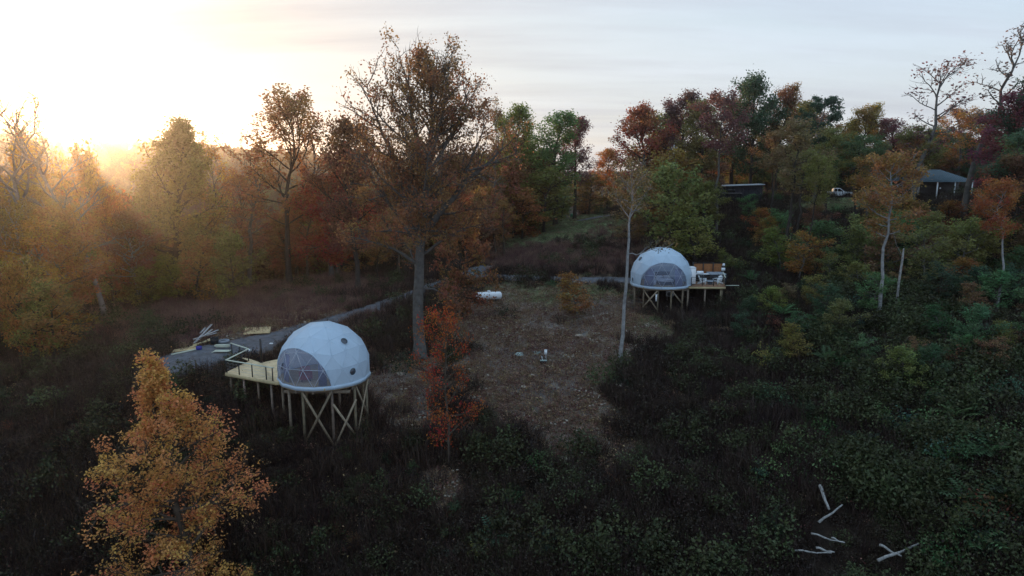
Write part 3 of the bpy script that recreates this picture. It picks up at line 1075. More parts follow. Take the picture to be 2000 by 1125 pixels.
T_ = [
    # kind, px, top, Y, colour, width, bark, label
    ('bare_a', 62, 205, 76, 'brown', 190, 'ash', 'tall leafless tree at the left edge in front of the sunrise'),
    ('bare_b', 206, 225, 78, 'brown', 190, 'ash', 'bare pale tree with wide open limbs beside the low sun'),
    ('broad_a', 92, 285, 108, 'gold', 95, 'brown', 'rounded golden tree crown glowing right in front of the sun'),
    ('small_a', 188, 305, 104, 'gold', 75, 'brown', 'small golden crown peeking out just right of the sun'),
    ('dense_a', 338, 224, 92, 'olive', 175, 'dark', 'dense dark olive tree with pointed top right of the sun'),
    ('airy_b', 425, 285, 106, 'amber', 75, 'grey', 'thin light crowned tree close behind the dense olive one'),
    ('airy_b', 488, 292, 100, 'drust', 95, 'grey', 'small brown tree left of the tall airy rust one'),
    ('airy_a', 566, 195, 95, 'rust', 165, 'dark', 'tall airy rust tree with see-through fan shaped crown'),
    ('airy_b', 648, 262, 99, 'rust', 95, 'grey', 'rust tree filling in between the airy fan crown and oak'),
    ('broad_a', 660, 350, 92, 'red', 130, 'brown', 'low deep red tree left of the oak behind the weedy bank'),
    ('broad_b', 700, 240, 84, 'drust', 110, 'dark', 'dark rust tree touching the left side of the oak crown'),
    ('small_a', 902, 420, 74, 'rust', 105, 'dark', 'low rust tree standing right of the oak trunk by the lane'),
    ('small_c', 893, 540, 72, 'drust', 55, 'dark', 'small dark rust tree beside the white gas tank'),
    ('airy_b', 965, 215, 116, 'brown', 60, 'grey', 'almost leafless grey tree right of the oak crown'),
    ('tall_a', 1008, 206, 124, 'olive', 80, 'dark', 'tall olive tree first to the right of the oak'),
    ('tall_b', 1085, 215, 130, 'green', 88, 'dark', 'tall green tree above the mown field'),
    ('tall_b', 1122, 225, 136, 'purple', 62, 'dark', 'purple brown crowned tree beside the tall green one'),
    ('small_a', 1062, 335, 122, 'ygreen', 120, 'dark', 'yellow green tree standing at the edge of the mown field'),
    ('small_a', 1020, 372, 118, 'amber', 90, 'brown', 'low amber tree behind the left end of the mown field'),
    ('tall_b', 1186, 288, 150, 'orange', 80, 'brown', 'narrow orange tree in the gap under open sky'),
    ('small_a', 1150, 345, 146, 'amber', 80, 'brown', 'amber bush like tree at the back of the field'),
    ('small_c', 1228, 345, 140, 'brown', 80, 'brown', 'brown thin crowned tree at the end of the gravel drive'),
    ('broad_b', 1256, 212, 120, 'rust', 95, 'dark', 'rounded rust tree at the right side of the open sky gap'),
    ('tall_a', 1325, 180, 119, 'purple', 80, 'dark', 'dark red topped tree behind the utility pole'),
    ('tall_b', 1362, 190, 112, 'olive', 75, 'dark', 'olive tree just right of the utility pole'),
    ('pole_b', 1398, 178, 100, 'purple', 85, 'grey', 'slender grey trunk with purple brown crown left of the shed'),
    ('broad_a', 1463, 158, 126, 'dgreen', 100, 'dark', 'largest dark green tree rising behind the dark shed'),
    ('tall_a', 1512, 164, 128, 'drust', 60, 'dark', 'narrow dark rust tree beside the largest dark green one'),
    ('pole_a', 1537, 228, 88, 'brown', 100, 'dark', 'straight dark trunk with brown crown right of the shed'),
    ('pine', 1588, 178, 118, 'dgreen', 62, 'grey', 'tall pine with grey bare trunk and flat dark top'),
    ('cedar', 1640, 225, 142, 'dgreen', 62, 'dark', 'dark evergreen cone above the white pickup'),
    ('tall_a', 1665, 203, 134, 'amber', 70, 'dark', 'amber topped tree behind the dark evergreen cone'),
    ('tall_b', 1735, 228, 132, 'magenta', 80, 'dark', 'magenta red tree left of the leaning bare trees'),
    ('pole_a', 1716, 288, 66, (.32, .16, .065), 100, 'pale', 'orange crowned tree on a pale straight trunk above the slope'),
    ('lean_a', 1772, 108, 106, 'purple', 150, 'grey', 'leaning thin tree with sparse purple leaves before the house'),
    ('lean_b', 1880, 58, 104, 'purple', 130, 'grey', 'highest near leafless tree above the house roof'),
    ('lean_b', 1962, 110, 100, 'brown', 140, 'grey', 'bare leaning tree reaching out over the right edge'),
    ('airy_a', 1868, 215, 134, 'amber', 120, 'grey', 'amber airy tree rising behind the house roof'),
    ('tall_a', 1945, 165, 98, 'magenta', 95, 'dark', 'magenta red tree at the upper right edge'),
    ('broad_b', 1992, 150, 96, 'dgreen', 120, 'dark', 'dark green tree cut by the right edge'),
    ('pole_b', 1947, 345, 64, (.32, .11, .045), 80, 'pale', 'small orange red crown on a thin pale trunk at the right'),
    ('pole_b', 1578, 300, 84, 'olive', 55, 'dark', 'olive tree on a thin dark trunk below the pine'),
    ('small_a', 1310, 330, 92, 'olive', 130, 'dark', 'olive tree rising directly behind the far dome'),
    ('small_a', 1300, 300, 106, 'amber', 110, 'brown', 'amber tree hiding the foot of the utility pole'),
    ('small_b', 1358, 395, 88, 'ygreen', 110, 'dark', 'yellow green layered tree behind the far dome terrace'),
    ('small_c', 1232, 400, 96, 'brown', 110, 'dark', 'scrubby grey brown tree above the lane left of the far dome'),
    ('small_a', 1484, 408, 100, (.33, .11, .03), 60, 'brown', 'small bright orange bushy tree below the shed'),
    ('small_c', 1462, 385, 108, 'green', 75, 'dark', 'light green bushy tree in front of the shed'),
    ('small_a', 1845, 395, 96, (.22, .10, .028), 90, 'dark', 'low amber tree hiding the foot of the house wall'),
    ('small_a', 1778, 392, 96, 'amber', 75, 'dark', 'amber bushy tree below the house roof'),
    ('small_b', 1950, 345, 104, 'green', 90, 'dark', 'green tree covering the right end of the house'),
    ('tall_a', 1590, 210, 140, 'drust', 90, 'dark', 'rust topped tree behind the pine'),
    ('broad_b', 1820, 255, 144, 'green', 130, 'dark', 'green tree behind the house ridge'),
    ('broad_a', 1915, 225, 142, 'dgreen', 140, 'dark', 'dark green rounded tree behind the right end of the house'),
    ('tall_b', 1545, 195, 134, 'olive', 80, 'dark', 'olive tree behind the straight dark trunk'),
    ('broad_b', 1425, 200, 134, 'drust', 100, 'dark', 'dark rust tree left behind the largest green one'),
    ('broad_b', 1290, 225, 136, 'olive', 100, 'dark', 'olive tree between the rounded rust one and the pole'),
    ('tall_b', 1700, 235, 140, 'green', 80, 'dark', 'green tree behind the magenta red one'),
    ('broad_a', 1590, 325, 141, 'dgreen', 80, 'dark', 'low dark green tree added right behind the pickup bed to block the sun'),  # added tree, keeps the low sun off the pickup cab
    ('pole_a', 1612, 246, 112, 'olive', 90, 'dark', 'olive crowned tree on a clear trunk in front of the pickup'),
    ('pole_b', 1668, 262, 110, 'green', 85, 'dark', 'green crowned tree on a clear trunk right of the pickup'),
    ('pole_a', 1505, 252, 112, 'brown', 90, 'dark', 'brown crowned tree on a clear trunk beside the shed'),
    ('pole_b', 1752, 262, 112, 'rust', 90, 'dark', 'rust crowned tree on a clear trunk left of the house'),
    ('pole_a', 1782, 240, 110, 'olive', 80, 'grey', 'olive crowned tree on a clear trunk before the house roof'),
    ('pole_a', 1690, 300, 96, 'amber', 85, 'grey', 'amber crowned slim tree between pickup and house'),
    ('pole_b', 1555, 290, 98, 'olive', 80, 'dark', 'olive crowned slim tree between shed and pickup'),
    ('broad_a', 1770, 270, 138, 'drust', 100, 'dark', 'low dark rust tree under the leaning bare trees'),
]
for kd, px, top, Y, cl, wd, bk, lb in T_:
    tree_px(kd, px, top, Y, cl, lb, wpx=wd, bark=bk, name='bare_tree' if kd.startswith('bare') else 'pine_tree' if kd == 'pine' else 'cedar_tree' if kd == 'cedar' else 'tree', rot=0.3 if kd.startswith(('lean', 'bare')) else None)

# --- trees of the woods that nothing tells apart
R2 = random.Random(9)


def wood_group(n, x0, x1, y0, y1, kinds, cols, top0, top1, label, group, wpx=(70, 120), barks=('dark', 'brown'), hm=None):
    k = 0
    for _ in range(n):
        px = R2.uniform(x0, x1)
        Y = R2.uniform(y0, y1)
        top = R2.uniform(top0, top1)
        g = gpt(px, Y)
        if hm:
            top = project(g[0], g[1], g[2] + R2.uniform(*hm))[1]
        if (road_dist(np.array([g[0]]), np.array([g[1]])) < 1.5)[0]:
            continue
        if Y < 119 and top < 398 and any(abs(px - c_) < w_c for c_, w_c in ((1632, 52), (1450, 68), (1835, 88))):
            continue
        if at(px, top, Y)[2] - g[2] < 2:
            continue
        kd, cl = R2.choice(kinds), R2.choice(cols)
        tree_px(kd, px, top, Y, cl, '%s %s tree %s' % (SHAPE[kd], WORD[cl], label), wpx=R2.uniform(*wpx), bark=R2.choice(barks), group=group, base=g)
        k += 1


wood_group(17, -60, 275, 82, 108, ['broad_a', 'broad_b', 'airy_b', 'airy_a'], ['orange', 'rust', 'amber', 'amber', 'orange', 'brown'], 340, 450, 'in the sunlit left woods', 'orange trees of the sunlit left woods', (70, 115), ('pale', 'grey', 'brown'))
wood_group(7, -60, 150, 68, 76, ['airy_a', 'broad_b'], ['orange', 'amber', 'gold'], 400, 470, 'in the front row of the left woods', 'front row of the left woods', (80, 120), ('pale', 'grey'))
wood_group(14, -60, 130, 60, 72, ['small_a', 'small_b', 'small_c'], ['amber', 'olive', 'ygreen', 'gold'], 520, 610, 'at the foot of the left woods', 'low trees at the foot of the left woods', (70, 120), ('grey', 'dark'))
wood_group(20, 130, 470, 82, 100, ['small_a', 'small_b', 'small_c'], ['amber', 'olive', 'brown', 'ygreen'], 430, 530, 'above the weedy left bank', 'understory trees behind the weedy bank', (60, 110))
wood_group(13, 430, 800, 94, 122, ['broad_b', 'airy_a', 'small_a', 'small_c', 'airy_b'], ['rust', 'drust', 'amber', 'red', 'brown', 'olive'], 330, 460, 'in the hazy woods left of the oak', 'rusty trees in the hazy woods left of the oak', (70, 120))
wood_group(16, 870, 1010, 100, 135, ['broad_b', 'small_a', 'airy_b'], ['rust', 'brown', 'amber', 'drust'], 320, 420, 'in the thicket right of the oak', 'thicket seen right of the oak trunk', (60, 100))
wood_group(14, 980, 1240, 146, 172, ['small_a', 'broad_b', 'airy_b'], ['olive', 'amber', 'brown', 'green'], 345, 395, 'in the hedge line behind the mown field', 'hedge line trees behind the mown field', (50, 90))
wood_group(14, 1240, 1420, 100, 128, ['small_a', 'small_c', 'broad_b'], ['olive', 'brown', 'amber', 'green'], 270, 370, 'in the thicket around the utility pole', 'thicket around the utility pole', (70, 110))
wood_group(26, 1400, 2080, 132, 160, ['broad_a', 'broad_b', 'tall_a'], ['dgreen', 'green', 'drust', 'olive'], 265, 325, 'in the back row behind shed and house', 'back row of dark woods behind shed and house', (90, 150), ('dark',))
wood_group(44, 1480, 2080, 72, 106, ['small_a', 'small_b', 'small_c'], ['olive', 'olive', 'green', 'brown', 'amber', 'dgreen'], 425, 500, 'on the slope below the house', 'understory trees on the dark slope below the house', (70, 120), ('dark', 'grey'), hm=(3.2, 7.0))
wood_group(12, 1960, 2140, 66, 100, ['broad_b', 'tall_a', 'pole_a'], ['dgreen', 'green', 'drust'], 230, 330, 'at the right edge of the slope', 'dark woodland trees at the right edge', (100, 150), ('dark',))
wood_group(34, 1500, 2060, 50, 76, ['small_a', 'small_b', 'small_c'], ['green', 'olive', 'dgreen', 'green', 'ygreen', 'brown'], 425, 500, 'on the overgrown right slope', 'saplings of the overgrown right slope', (50, 95), ('dark', 'grey'), hm=(2.0, 4.2))
wood_group(8, 1380, 1560, 62, 90, ['small_b', 'small_c'], ['olive', 'brown', 'dgreen'], 425, 500, 'on the weedy slope below the terrace', 'saplings below the terrace', (35, 70), ('dark', 'grey'), hm=(1.6, 3.2))

# ------------------------------------------------------------------ things nobody could count: weeds, leaves, stones, far woods


def scatter(name, label, pts, rots, scls, idx, sources):
    """one mesh of points, each carrying a copy of one of the source meshes"""
    col = bpy.data.collections.new(name + '_sources')
    for i, me in enumerate(sources):
        o = bpy.data.objects.new('%s_source_%02d' % (name, i), me)
        col.objects.link(o)
    me = bpy.data.meshes.new(name)
    n = len(pts)
    me.vertices.add(n)
    me.vertices.foreach_set('co', np.asarray(pts, np.float32).ravel())
    a = me.attributes.new('rot', 'FLOAT_VECTOR', 'POINT')
    a.data.foreach_set('vector', np.asarray(rots, np.float32).ravel())
    a = me.attributes.new('scl', 'FLOAT_VECTOR', 'POINT')
    a.data.foreach_set('vector', np.asarray(scls, np.float32).ravel())
    a = me.attributes.new('idx', 'INT', 'POINT')
    a.data.foreach_set('value', np.asarray(idx, np.int32))
    me.update()
    o = obj(name, me)
    tag(o, label, name.replace('_', ' '), kind='stuff')
    ng = bpy.data.node_groups.new(name, 'GeometryNodeTree')
    ng.interface.new_socket('Geometry', in_out='INPUT', socket_type='NodeSocketGeometry')
    ng.interface.new_socket('Geometry', in_out='OUTPUT', socket_type='NodeSocketGeometry')
    gi = ng.nodes.new('NodeGroupInput')
    go = ng.nodes.new('NodeGroupOutput')
    ip = ng.nodes.new('GeometryNodeInstanceOnPoints')
    ci = ng.nodes.new('GeometryNodeCollectionInfo')
    ci.inputs['Collection'].default_value = col
    ci.inputs['Separate Children'].default_value = True
    ci.inputs['Reset Children'].default_value = True

    def attr(nm, tp):
        nd = ng.nodes.new('GeometryNodeInputNamedAttribute')
        nd.data_type = tp
        nd.inputs['Name'].default_value = nm
        return [s for s in nd.outputs if s.enabled and s.name == 'Attribute'][0]
    ng.links.new(gi.outputs[0], ip.inputs['Points'])
    ng.links.new(ci.outputs[0], ip.inputs['Instance'])
    ip.inputs['Pick Instance'].default_value = True
    ng.links.new(attr('idx', 'INT'), ip.inputs['Instance Index'])
    e2r = ng.nodes.new('FunctionNodeEulerToRotation')
    ng.links.new(attr('rot', 'FLOAT_VECTOR'), e2r.inputs[0])
    ng.links.new(e2r.outputs[0], ip.inputs['Rotation'])
    ng.links.new(attr('scl', 'FLOAT_VECTOR'), ip.inputs['Scale'])
    ng.links.new(ip.outputs[0], go.inputs[0])
    md = o.modifiers.new('scatter', 'NODES')
    md.node_group = ng
    return o


def blades(n, rad, h, wd, r, lean=.5, segs=2):
    """thin dry stems standing in a tuft"""
    V, T = [], []
    for i in range(n):
        a = r.uniform(0, 6.283)
        d = rad * math.sqrt(r.random())
        p = np.array((d * math.cos(a), d * math.sin(a), -.1))
        hh = h * r.uniform(.45, 1.15)
        out = np.array((math.cos(a), math.sin(a), 0)) * lean * hh * r.uniform(.1, 1) + r.normal(size=3) * .12 * hh
        out[2] = 0
        s = unit(np.array((r.normal(), r.normal(), 0)))
        k = len(V)
        w0 = wd * r.uniform(.6, 1.3)
        m_ = p + out * .35 + np.array((0, 0, hh * .6))
        e = p + out + np.array((0, 0, hh * r.uniform(.8, 1.0)))
        V += [p - s * w0, p + s * w0, m_ - s * w0 * .8, m_ + s * w0 * .8, e]
        T += [(k, k + 1, k + 3), (k, k + 3, k + 2), (k + 2, k + 3, k + 4)]
    return np.array(V), np.array(T)


def tuft(name, seed, stems=None, leaves=None, mat_=None):
    """stems: (count, radius, height, width, lean); leaves: (count, radius, height, size, shape)"""
    r = np.random.default_rng(seed)
    Vs, Ts, ti, va, k = [], [], [], [], 0
    if stems:
        n, rad, h, wd, ln_ = stems
        V, T = blades(n, rad, h, wd, r, ln_)
        Vs.append(V)
        Ts.append(T)
        g = np.repeat(r.random(n), 5)
        ti.append(g)
        va.append(np.repeat(r.uniform(.1, .9, n), 5))
        k += len(V)
    if leaves:
        n, rad, h, sz, shape = leaves
        nb = max(5, n // 18)
        cen = []
        for _ in range(nb):
            a = r.uniform(0, 6.283)
            q = math.sqrt(r.random())
            zz = h * (.25 + .75 * r.random()) * (1 - .55 * q * q)
            cen.append((rad * q * math.cos(a), rad * q * math.sin(a), zz))
        cen = np.array(cen)
        pick = r.integers(0, nb, n)
        sp = rad * .20
        Pp = cen[pick] + r.normal(size=(n, 3)) * sp
        Pp[:, 2] = np.abs(Pp[:, 2])
        V, T = leaf_arrays(Pp, sz, r, .9, shape)
        Vs.append(V)
        Ts.append(T + k)
        cl = r.random(nb)
        ti.append(np.repeat(.6 * cl[pick] + .4 * r.random(n), 4))
        va.append(np.repeat(r.uniform(.1, .9, n), 4))
    return mesh_np(name, np.vstack(Vs), None, np.vstack(Ts), [mat_], False, {'tint': np.concatenate(ti), 'val': np.concatenate(va)})


def frond_plant(name, seed, n, L, sz, mat_, h=.6):
    """arching stems with paired leaflets, like sumac or fern"""
    r = np.random.default_rng(seed)
    V, T = [], []
    for i in range(n):
        a = i * 2.4 + r.normal() * .3
        e = r.uniform(.45, 1.1)
        d = np.array((math.cos(a) * math.cos(e), math.sin(a) * math.cos(e), math.sin(e)))
        pth = curve_pts((0, 0, h * r.uniform(.5, 1)), d, L * r.uniform(.7, 1.2), 9, r, -.10, .03)
        for j in range(1, 9):
            tang = unit(pth[j] - pth[j - 1])
            side = unit(np.cross(tang, (0, 0, 1)))
            for sg in (-1, 1):
                l = sz * (1 - .5 * abs(j / 8 - .45))
                dd = unit(side * sg + tang * .45 + np.array((0, 0, -.15)))
                wv = tang * l * .17
                b = pth[j]
                k = len(V)
                V += [b, b + dd * l * .45 + wv, b + dd * l, b + dd * l * .45 - wv]
                T += [(k, k + 1, k + 2), (k, k + 2, k + 3)]
    st, sq = tube(np.array([(0, 0, -.1), (0, 0, h)]), [.02, .015], 4)
    k = len(V)
    V = np.vstack([np.array(V), st])
    T = np.array(T + [(k + q[0], k + q[1], k + q[2]) for q in sq] + [(k + q[0], k + q[2], k + q[3]) for q in sq])
    return mesh_np(name, V, None, T, [mat_], False, {'tint': np.full(len(V), .5), 'val': r.uniform(.3, .7, len(V))})


M['weed_brown'] = leaf_mat('weed_brown', .22, .06, True, (.052, .032, .026))
M['weed_red'] = leaf_mat('weed_red', .25, .06, True, (.17, .092, .076))
M['bramble'] = leaf_mat('bramble', .22, .08, True, (.034, .022, .014))
M['leafy_green'] = leaf_mat('leafy_green', .32, .08, True, (.056, .062, .025))
M['straw'] = leaf_mat('straw', .2, .06, True, (.25, .19, .13))
M['grass_green'] = leaf_mat('grass_green', .25, .10, True, (.18, .21, .10))
M['litter'] = leaf_mat('litter', .15, .10, True, (.19, .10, .065))
M['frond'] = leaf_mat('frond', .3, .08, True, (.050, .095, .040))
M['far_leaf'] = leaf_mat('far_leaf', .3, .16, True, (.15, .085, .03))

SRC = {
    'dry_weeds': [tuft('dry_weeds', 200 + i, (70, .45, 1.05, .014, .45), (60, .45, 1.0, .07, .5), M['weed_brown']) for i in range(3)],
    'red_weeds': [tuft('red_weeds', 210 + i, (80, .5, 1.0, .016, .45), (90, .5, .95, .08, .5), M['weed_red']) for i in range(3)],
    'brambles': [tuft('brambles', 220 + i, (24, .6, 1.0, .012, .9), (300, .75, .75, .10, .65), M['bramble']) for i in range(3)],
    'leafy_undergrowth': [tuft('leafy_undergrowth', 230 + i, (14, .4, 1.0, .012, .6), (330, .7, 1.05, .115, .6), M['leafy_green']) for i in range(4)],
    'straw_grass': [tuft('straw_grass', 240 + i, (60, .4, .42, .012, .8), None, M['straw']) for i in range(3)],
    'green_grass': [tuft('green_grass', 250 + i, (70, .45, .30, .014, .7), None, M['grass_green']) for i in range(3)],
    'leaf_litter': [tuft('leaf_litter', 260 + i, None, (46, .8, .03, .11, .7), M['litter']) for i in range(3)],
}


def stone_mesh(name, seed, n=7, rad=.8, smin=.03, smax=.11):
    r = np.random.default_rng(seed)
    bm = bmesh.new()
    for _ in range(n):
        a, d = r.uniform(0, 6.283), rad * math.sqrt(r.random())
        s = r.uniform(smin, smax)
        g = bmesh.ops.create_icosphere(bm, subdivisions=1, radius=s)
        sc_ = r.uniform(.6, 1.3, 3)
        for v in g['verts']:
            v.co = Vector((v.co.x * sc_[0] * r.uniform(.8, 1.2), v.co.y * sc_[1] * r.uniform(.8, 1.2), v.co.z * sc_[2] * .7)) + Vector((d * math.cos(a), d * math.sin(a), s * .25))
    me = bpy.data.meshes.new(name)
    bm.to_mesh(me)
    bm.free()
    me.materials.append(M['rock'])
    return me


SRC['small_stones'] = [stone_mesh('small_stones', 270 + i) for i in range(3)]

rs = np.random.default_rng(77)
NC = 400000
# more candidates near the camera than far away
cy = 30 + 135 * rs.random(NC) ** 1.55
cx = (rs.random(NC) * 2 - 1) * (cy * .86 + 6)
zc = height(cx, cy)
px_, py_ = project(cx, cy, zc)
rd = road_dist(cx, cy)
dd, gg = zones(cx, cy, zc)
ok = (rd > -.2) & ~((px_ > 1535) & (px_ < 1800) & (py_ > 985) & (rs.random(NC) < .88)) & (px_ > -260) & (px_ < 2260) & (cy < 160)
nzA = vnoise(cx, cy, 7.0, 30)
nzB = vnoise(cx, cy, 3.0, 31)
nzC = vnoise(cx, cy, 11.0, 32)
bare = np.clip(dd * 1.1 + gg * 1.0 + .9 * ((px_ > 330) & (px_ < 545) & (py_ > 640) & (py_ < 708)), 0, 1)
green_bias = sstep(1440, 1820, px_) * sstep(430, 560, py_) + .05 * sstep(880, 1050, py_) * sstep(500, 900, px_) 
redbank = blobs(px_, py_, [(1090, 505, 190, 28, 1), (470, 605, 270, 45, 1), (600, 560, 170, 26, 1), (260, 640, 150, 40, .8), (1230, 470, 90, 40, .7), (650, 590, 60, 20, .6), (690, 660, 60, 40, .5)])


def pick(prob, most):
    sel = np.where(ok & (rs.random(NC) < prob))[0]
    if len(sel) > most:
        sel = rs.choice(sel, most, replace=False)
    return sel


def lay(name, label, prob, most, s0, s1, sink=.05, tilt=.15, zs=1.0, cap=None):
    sel = pick(prob, most)
    n = len(sel)
    bz = ((vnoise(cx[sel], cy[sel], 5, 1) - .6) * .55 + (vnoise(cx[sel], cy[sel], 2.1, 2) - .6) * .32) * sstep(0.0, 2.0, rd[sel])
    P_ = np.stack([cx[sel], cy[sel], zc[sel] + bz - sink], 1)
    R_ = np.stack([rs.normal(size=n) * tilt, rs.normal(size=n) * tilt, rs.uniform(0, 6.283, n)], 1)
    s = s0 + (s1 - s0) * rs.random(n) ** 1.6
    S_ = np.stack([s, s, s * rs.uniform(.75, 1.2, n) * zs], 1)
    scatter(name, label, P_, R_, S_, rs.integers(0, len(SRC[name]), n), SRC[name])


lay('dry_weeds', 'dark brown dead weeds covering the shaded hillside', (1 - bare) ** 1.5 * (1 - redbank) * (1 - .40 * np.clip(green_bias, 0, 1)) * (.25 + .55 * nzA), 26000, .5, 1.9)
lay('red_weeds', 'reddish dry weeds on the banks beside the gravel lane', redbank * (1 - bare * .8) * .95, 14000, .55, 1.25)
lay('brambles', 'low dark bramble thickets on the lower slope', (1 - bare) ** 2 * (1 - redbank * .8) * sstep(.42, .62, nzC) * .38 + (1 - bare) ** 2 * green_bias * .26, 15000, .6, 1.6)
lay('leafy_undergrowth', 'leafy green undergrowth thickening towards the right slope', (1 - bare) ** 2 * np.clip(green_bias, 0, 1) * (.02 + .75 * sstep(.50, .70, nzB)) * .33 + .006 * (1 - bare), 14000, .6, 2.3)
lay('straw_grass', 'pale dry grass tufts on the cleared ground', np.clip(dd * .20 * sstep(.4, .6, nzB) + gg * .35 + .02 + .35 * (rd < .9) * sstep(.35, .6, nzB), 0, 1), 10000, .5, 1.1)
lay('green_grass', 'short green grass of the field and verges', np.clip(gg * .9 + dd * .05 * sstep(.5, .6, nzA), 0, 1), 12000, .6, 1.2)
lay('leaf_litter', 'fallen brown leaves strewn over the bare slope', dd * .5 + .05, 16000, .7, 1.4, sink=-.01, tilt=.05)
lay('small_stones', 'small loose stones on the bare slope', dd * sstep(.42, .65, nzB) * .10, 1700, .5, 1.6, sink=0, tilt=.1)

# far woods: hazy trees in the valley and on the far ridge
far_src = []
for i, (pf, cbx) in enumerate((('round', .2), ('oval', .25), ('cone', .12))):
    w_, l_ = grow(300 + i, 15, .25, cb=cbx, W=4.6, prof=pf, n1=22, n2=5, n3=3, nl=7, ls=.75, sig=.5, el=(5, 60), bare=.1, twig=False)
    V = np.vstack([w_[0], l_[0]])
    T = np.vstack([w_[1][:, [0, 1, 2]], w_[1][:, [0, 2, 3]], l_[1] + len(w_[0])])
    far_src.append(mesh_np('far_tree', V, None, T, [M['far_leaf']], False, {'tint': np.concatenate([np.full(len(w_[0]), .5), l_[2]]), 'val': np.concatenate([np.full(len(w_[0]), .1), l_[3]])}))
SRC['far_woods'] = far_src
NF = 26000
fy = 105 + 1000 * rs.random(NF) ** 1.5
fx = (rs.random(NF) * 2 - 1) * (fy * .85 + 40)
fz = height(fx, fy)
fpx, fpy = project(fx, fy, fz)
keep = (fpx > -300) & (fpx < 2300) & (rs.random(NF) < .55)
keep &= ~((fx > 8) & (fy < 178))
keep &= ~((fx <= 8) & (fy < 128))
keep &= ~((fx > 5) & (fx < 40) & (fy < 260) & (fy > 150) & (rs.random(NF) < .5))
keep &= ~((fx > 10) & (fy > 320))
# the ridge right of the field stays below the sky gaps
sel = np.where(keep)[0]
n = len(sel)
s = rs.uniform(.65, 1.15, n) * np.where(fx[sel] > 8, .62, 1.0)
scatter('far_woods', 'hazy autumn woods filling the valley and the far ridge', np.stack([fx[sel], fy[sel], fz[sel] - .3], 1), np.stack([np.zeros(n), np.zeros(n), rs.uniform(0, 6.28, n)], 1), np.stack([s, s, s * rs.uniform(.85, 1.15, n)], 1), rs.integers(0, 3, n), far_src)

# --- shrubs one can tell apart
BUSH = {}
for i, (nm, kw) in enumerate({
    'leafy': dict(stems=(10, .25, 1.0, .014, .5), leaves=(420, .75, 1.25, .12, .6)),
    'upright': dict(stems=(12, .2, 1.5, .014, .4), leaves=(320, .5, 1.9, .11, .55)),
    'mound': dict(stems=(10, .4, .8, .012, .7), leaves=(460, .95, .85, .11, .65)),
}.items()):
    r = np.random.default_rng(400 + i)
    V, T = blades(*kw['stems'][:4], r, kw['stems'][4])
    st = mesh_np(nm + '_stem', V, None, T, [M['bark']])
    cr = tuft(nm + '_crown', 410 + i, None, kw['leaves'], M['leaf'])
    PROTO['bush_' + nm] = (1.3, st, cr)
for i in range(2):
    V, T = blades(4, .05, .7, .016, np.random.default_rng(430 + i), .3)
    PROTO['bush_frond%d' % i] = (1.3, mesh_np('frond_stem', V, None, T, [M['bark']]), frond_plant('frond_crown', 440 + i, 13, 1.15, .34, M['leaf']))
BC = {'green': (.065, .12, .05), 'light': (.13, .21, .085), 'dark': (.036, .056, .028), 'yellow': (.24, .23, .06), 'blue': (.07, .13, .09), 'rust': (.17, .08, .04)}
BW = {'green': 'green', 'light': 'light green', 'dark': 'dark green', 'yellow': 'yellow green', 'blue': 'blue green', 'rust': 'rust brown'}
BS = {'leafy': 'leafy shrub', 'upright': 'upright shrub', 'mound': 'mounded shrub', 'frond0': 'ferny shrub', 'frond1': 'ferny shrub'}


def bush(px, py, kind, h, colour, label, group=None, sx=1.0):
    g = groundpix(px, py)
    return put_tree('bush_' + kind, g, h, BC[colour], label, name='shrub', group=group, sx=sx, bark='dark', cat='shrub')


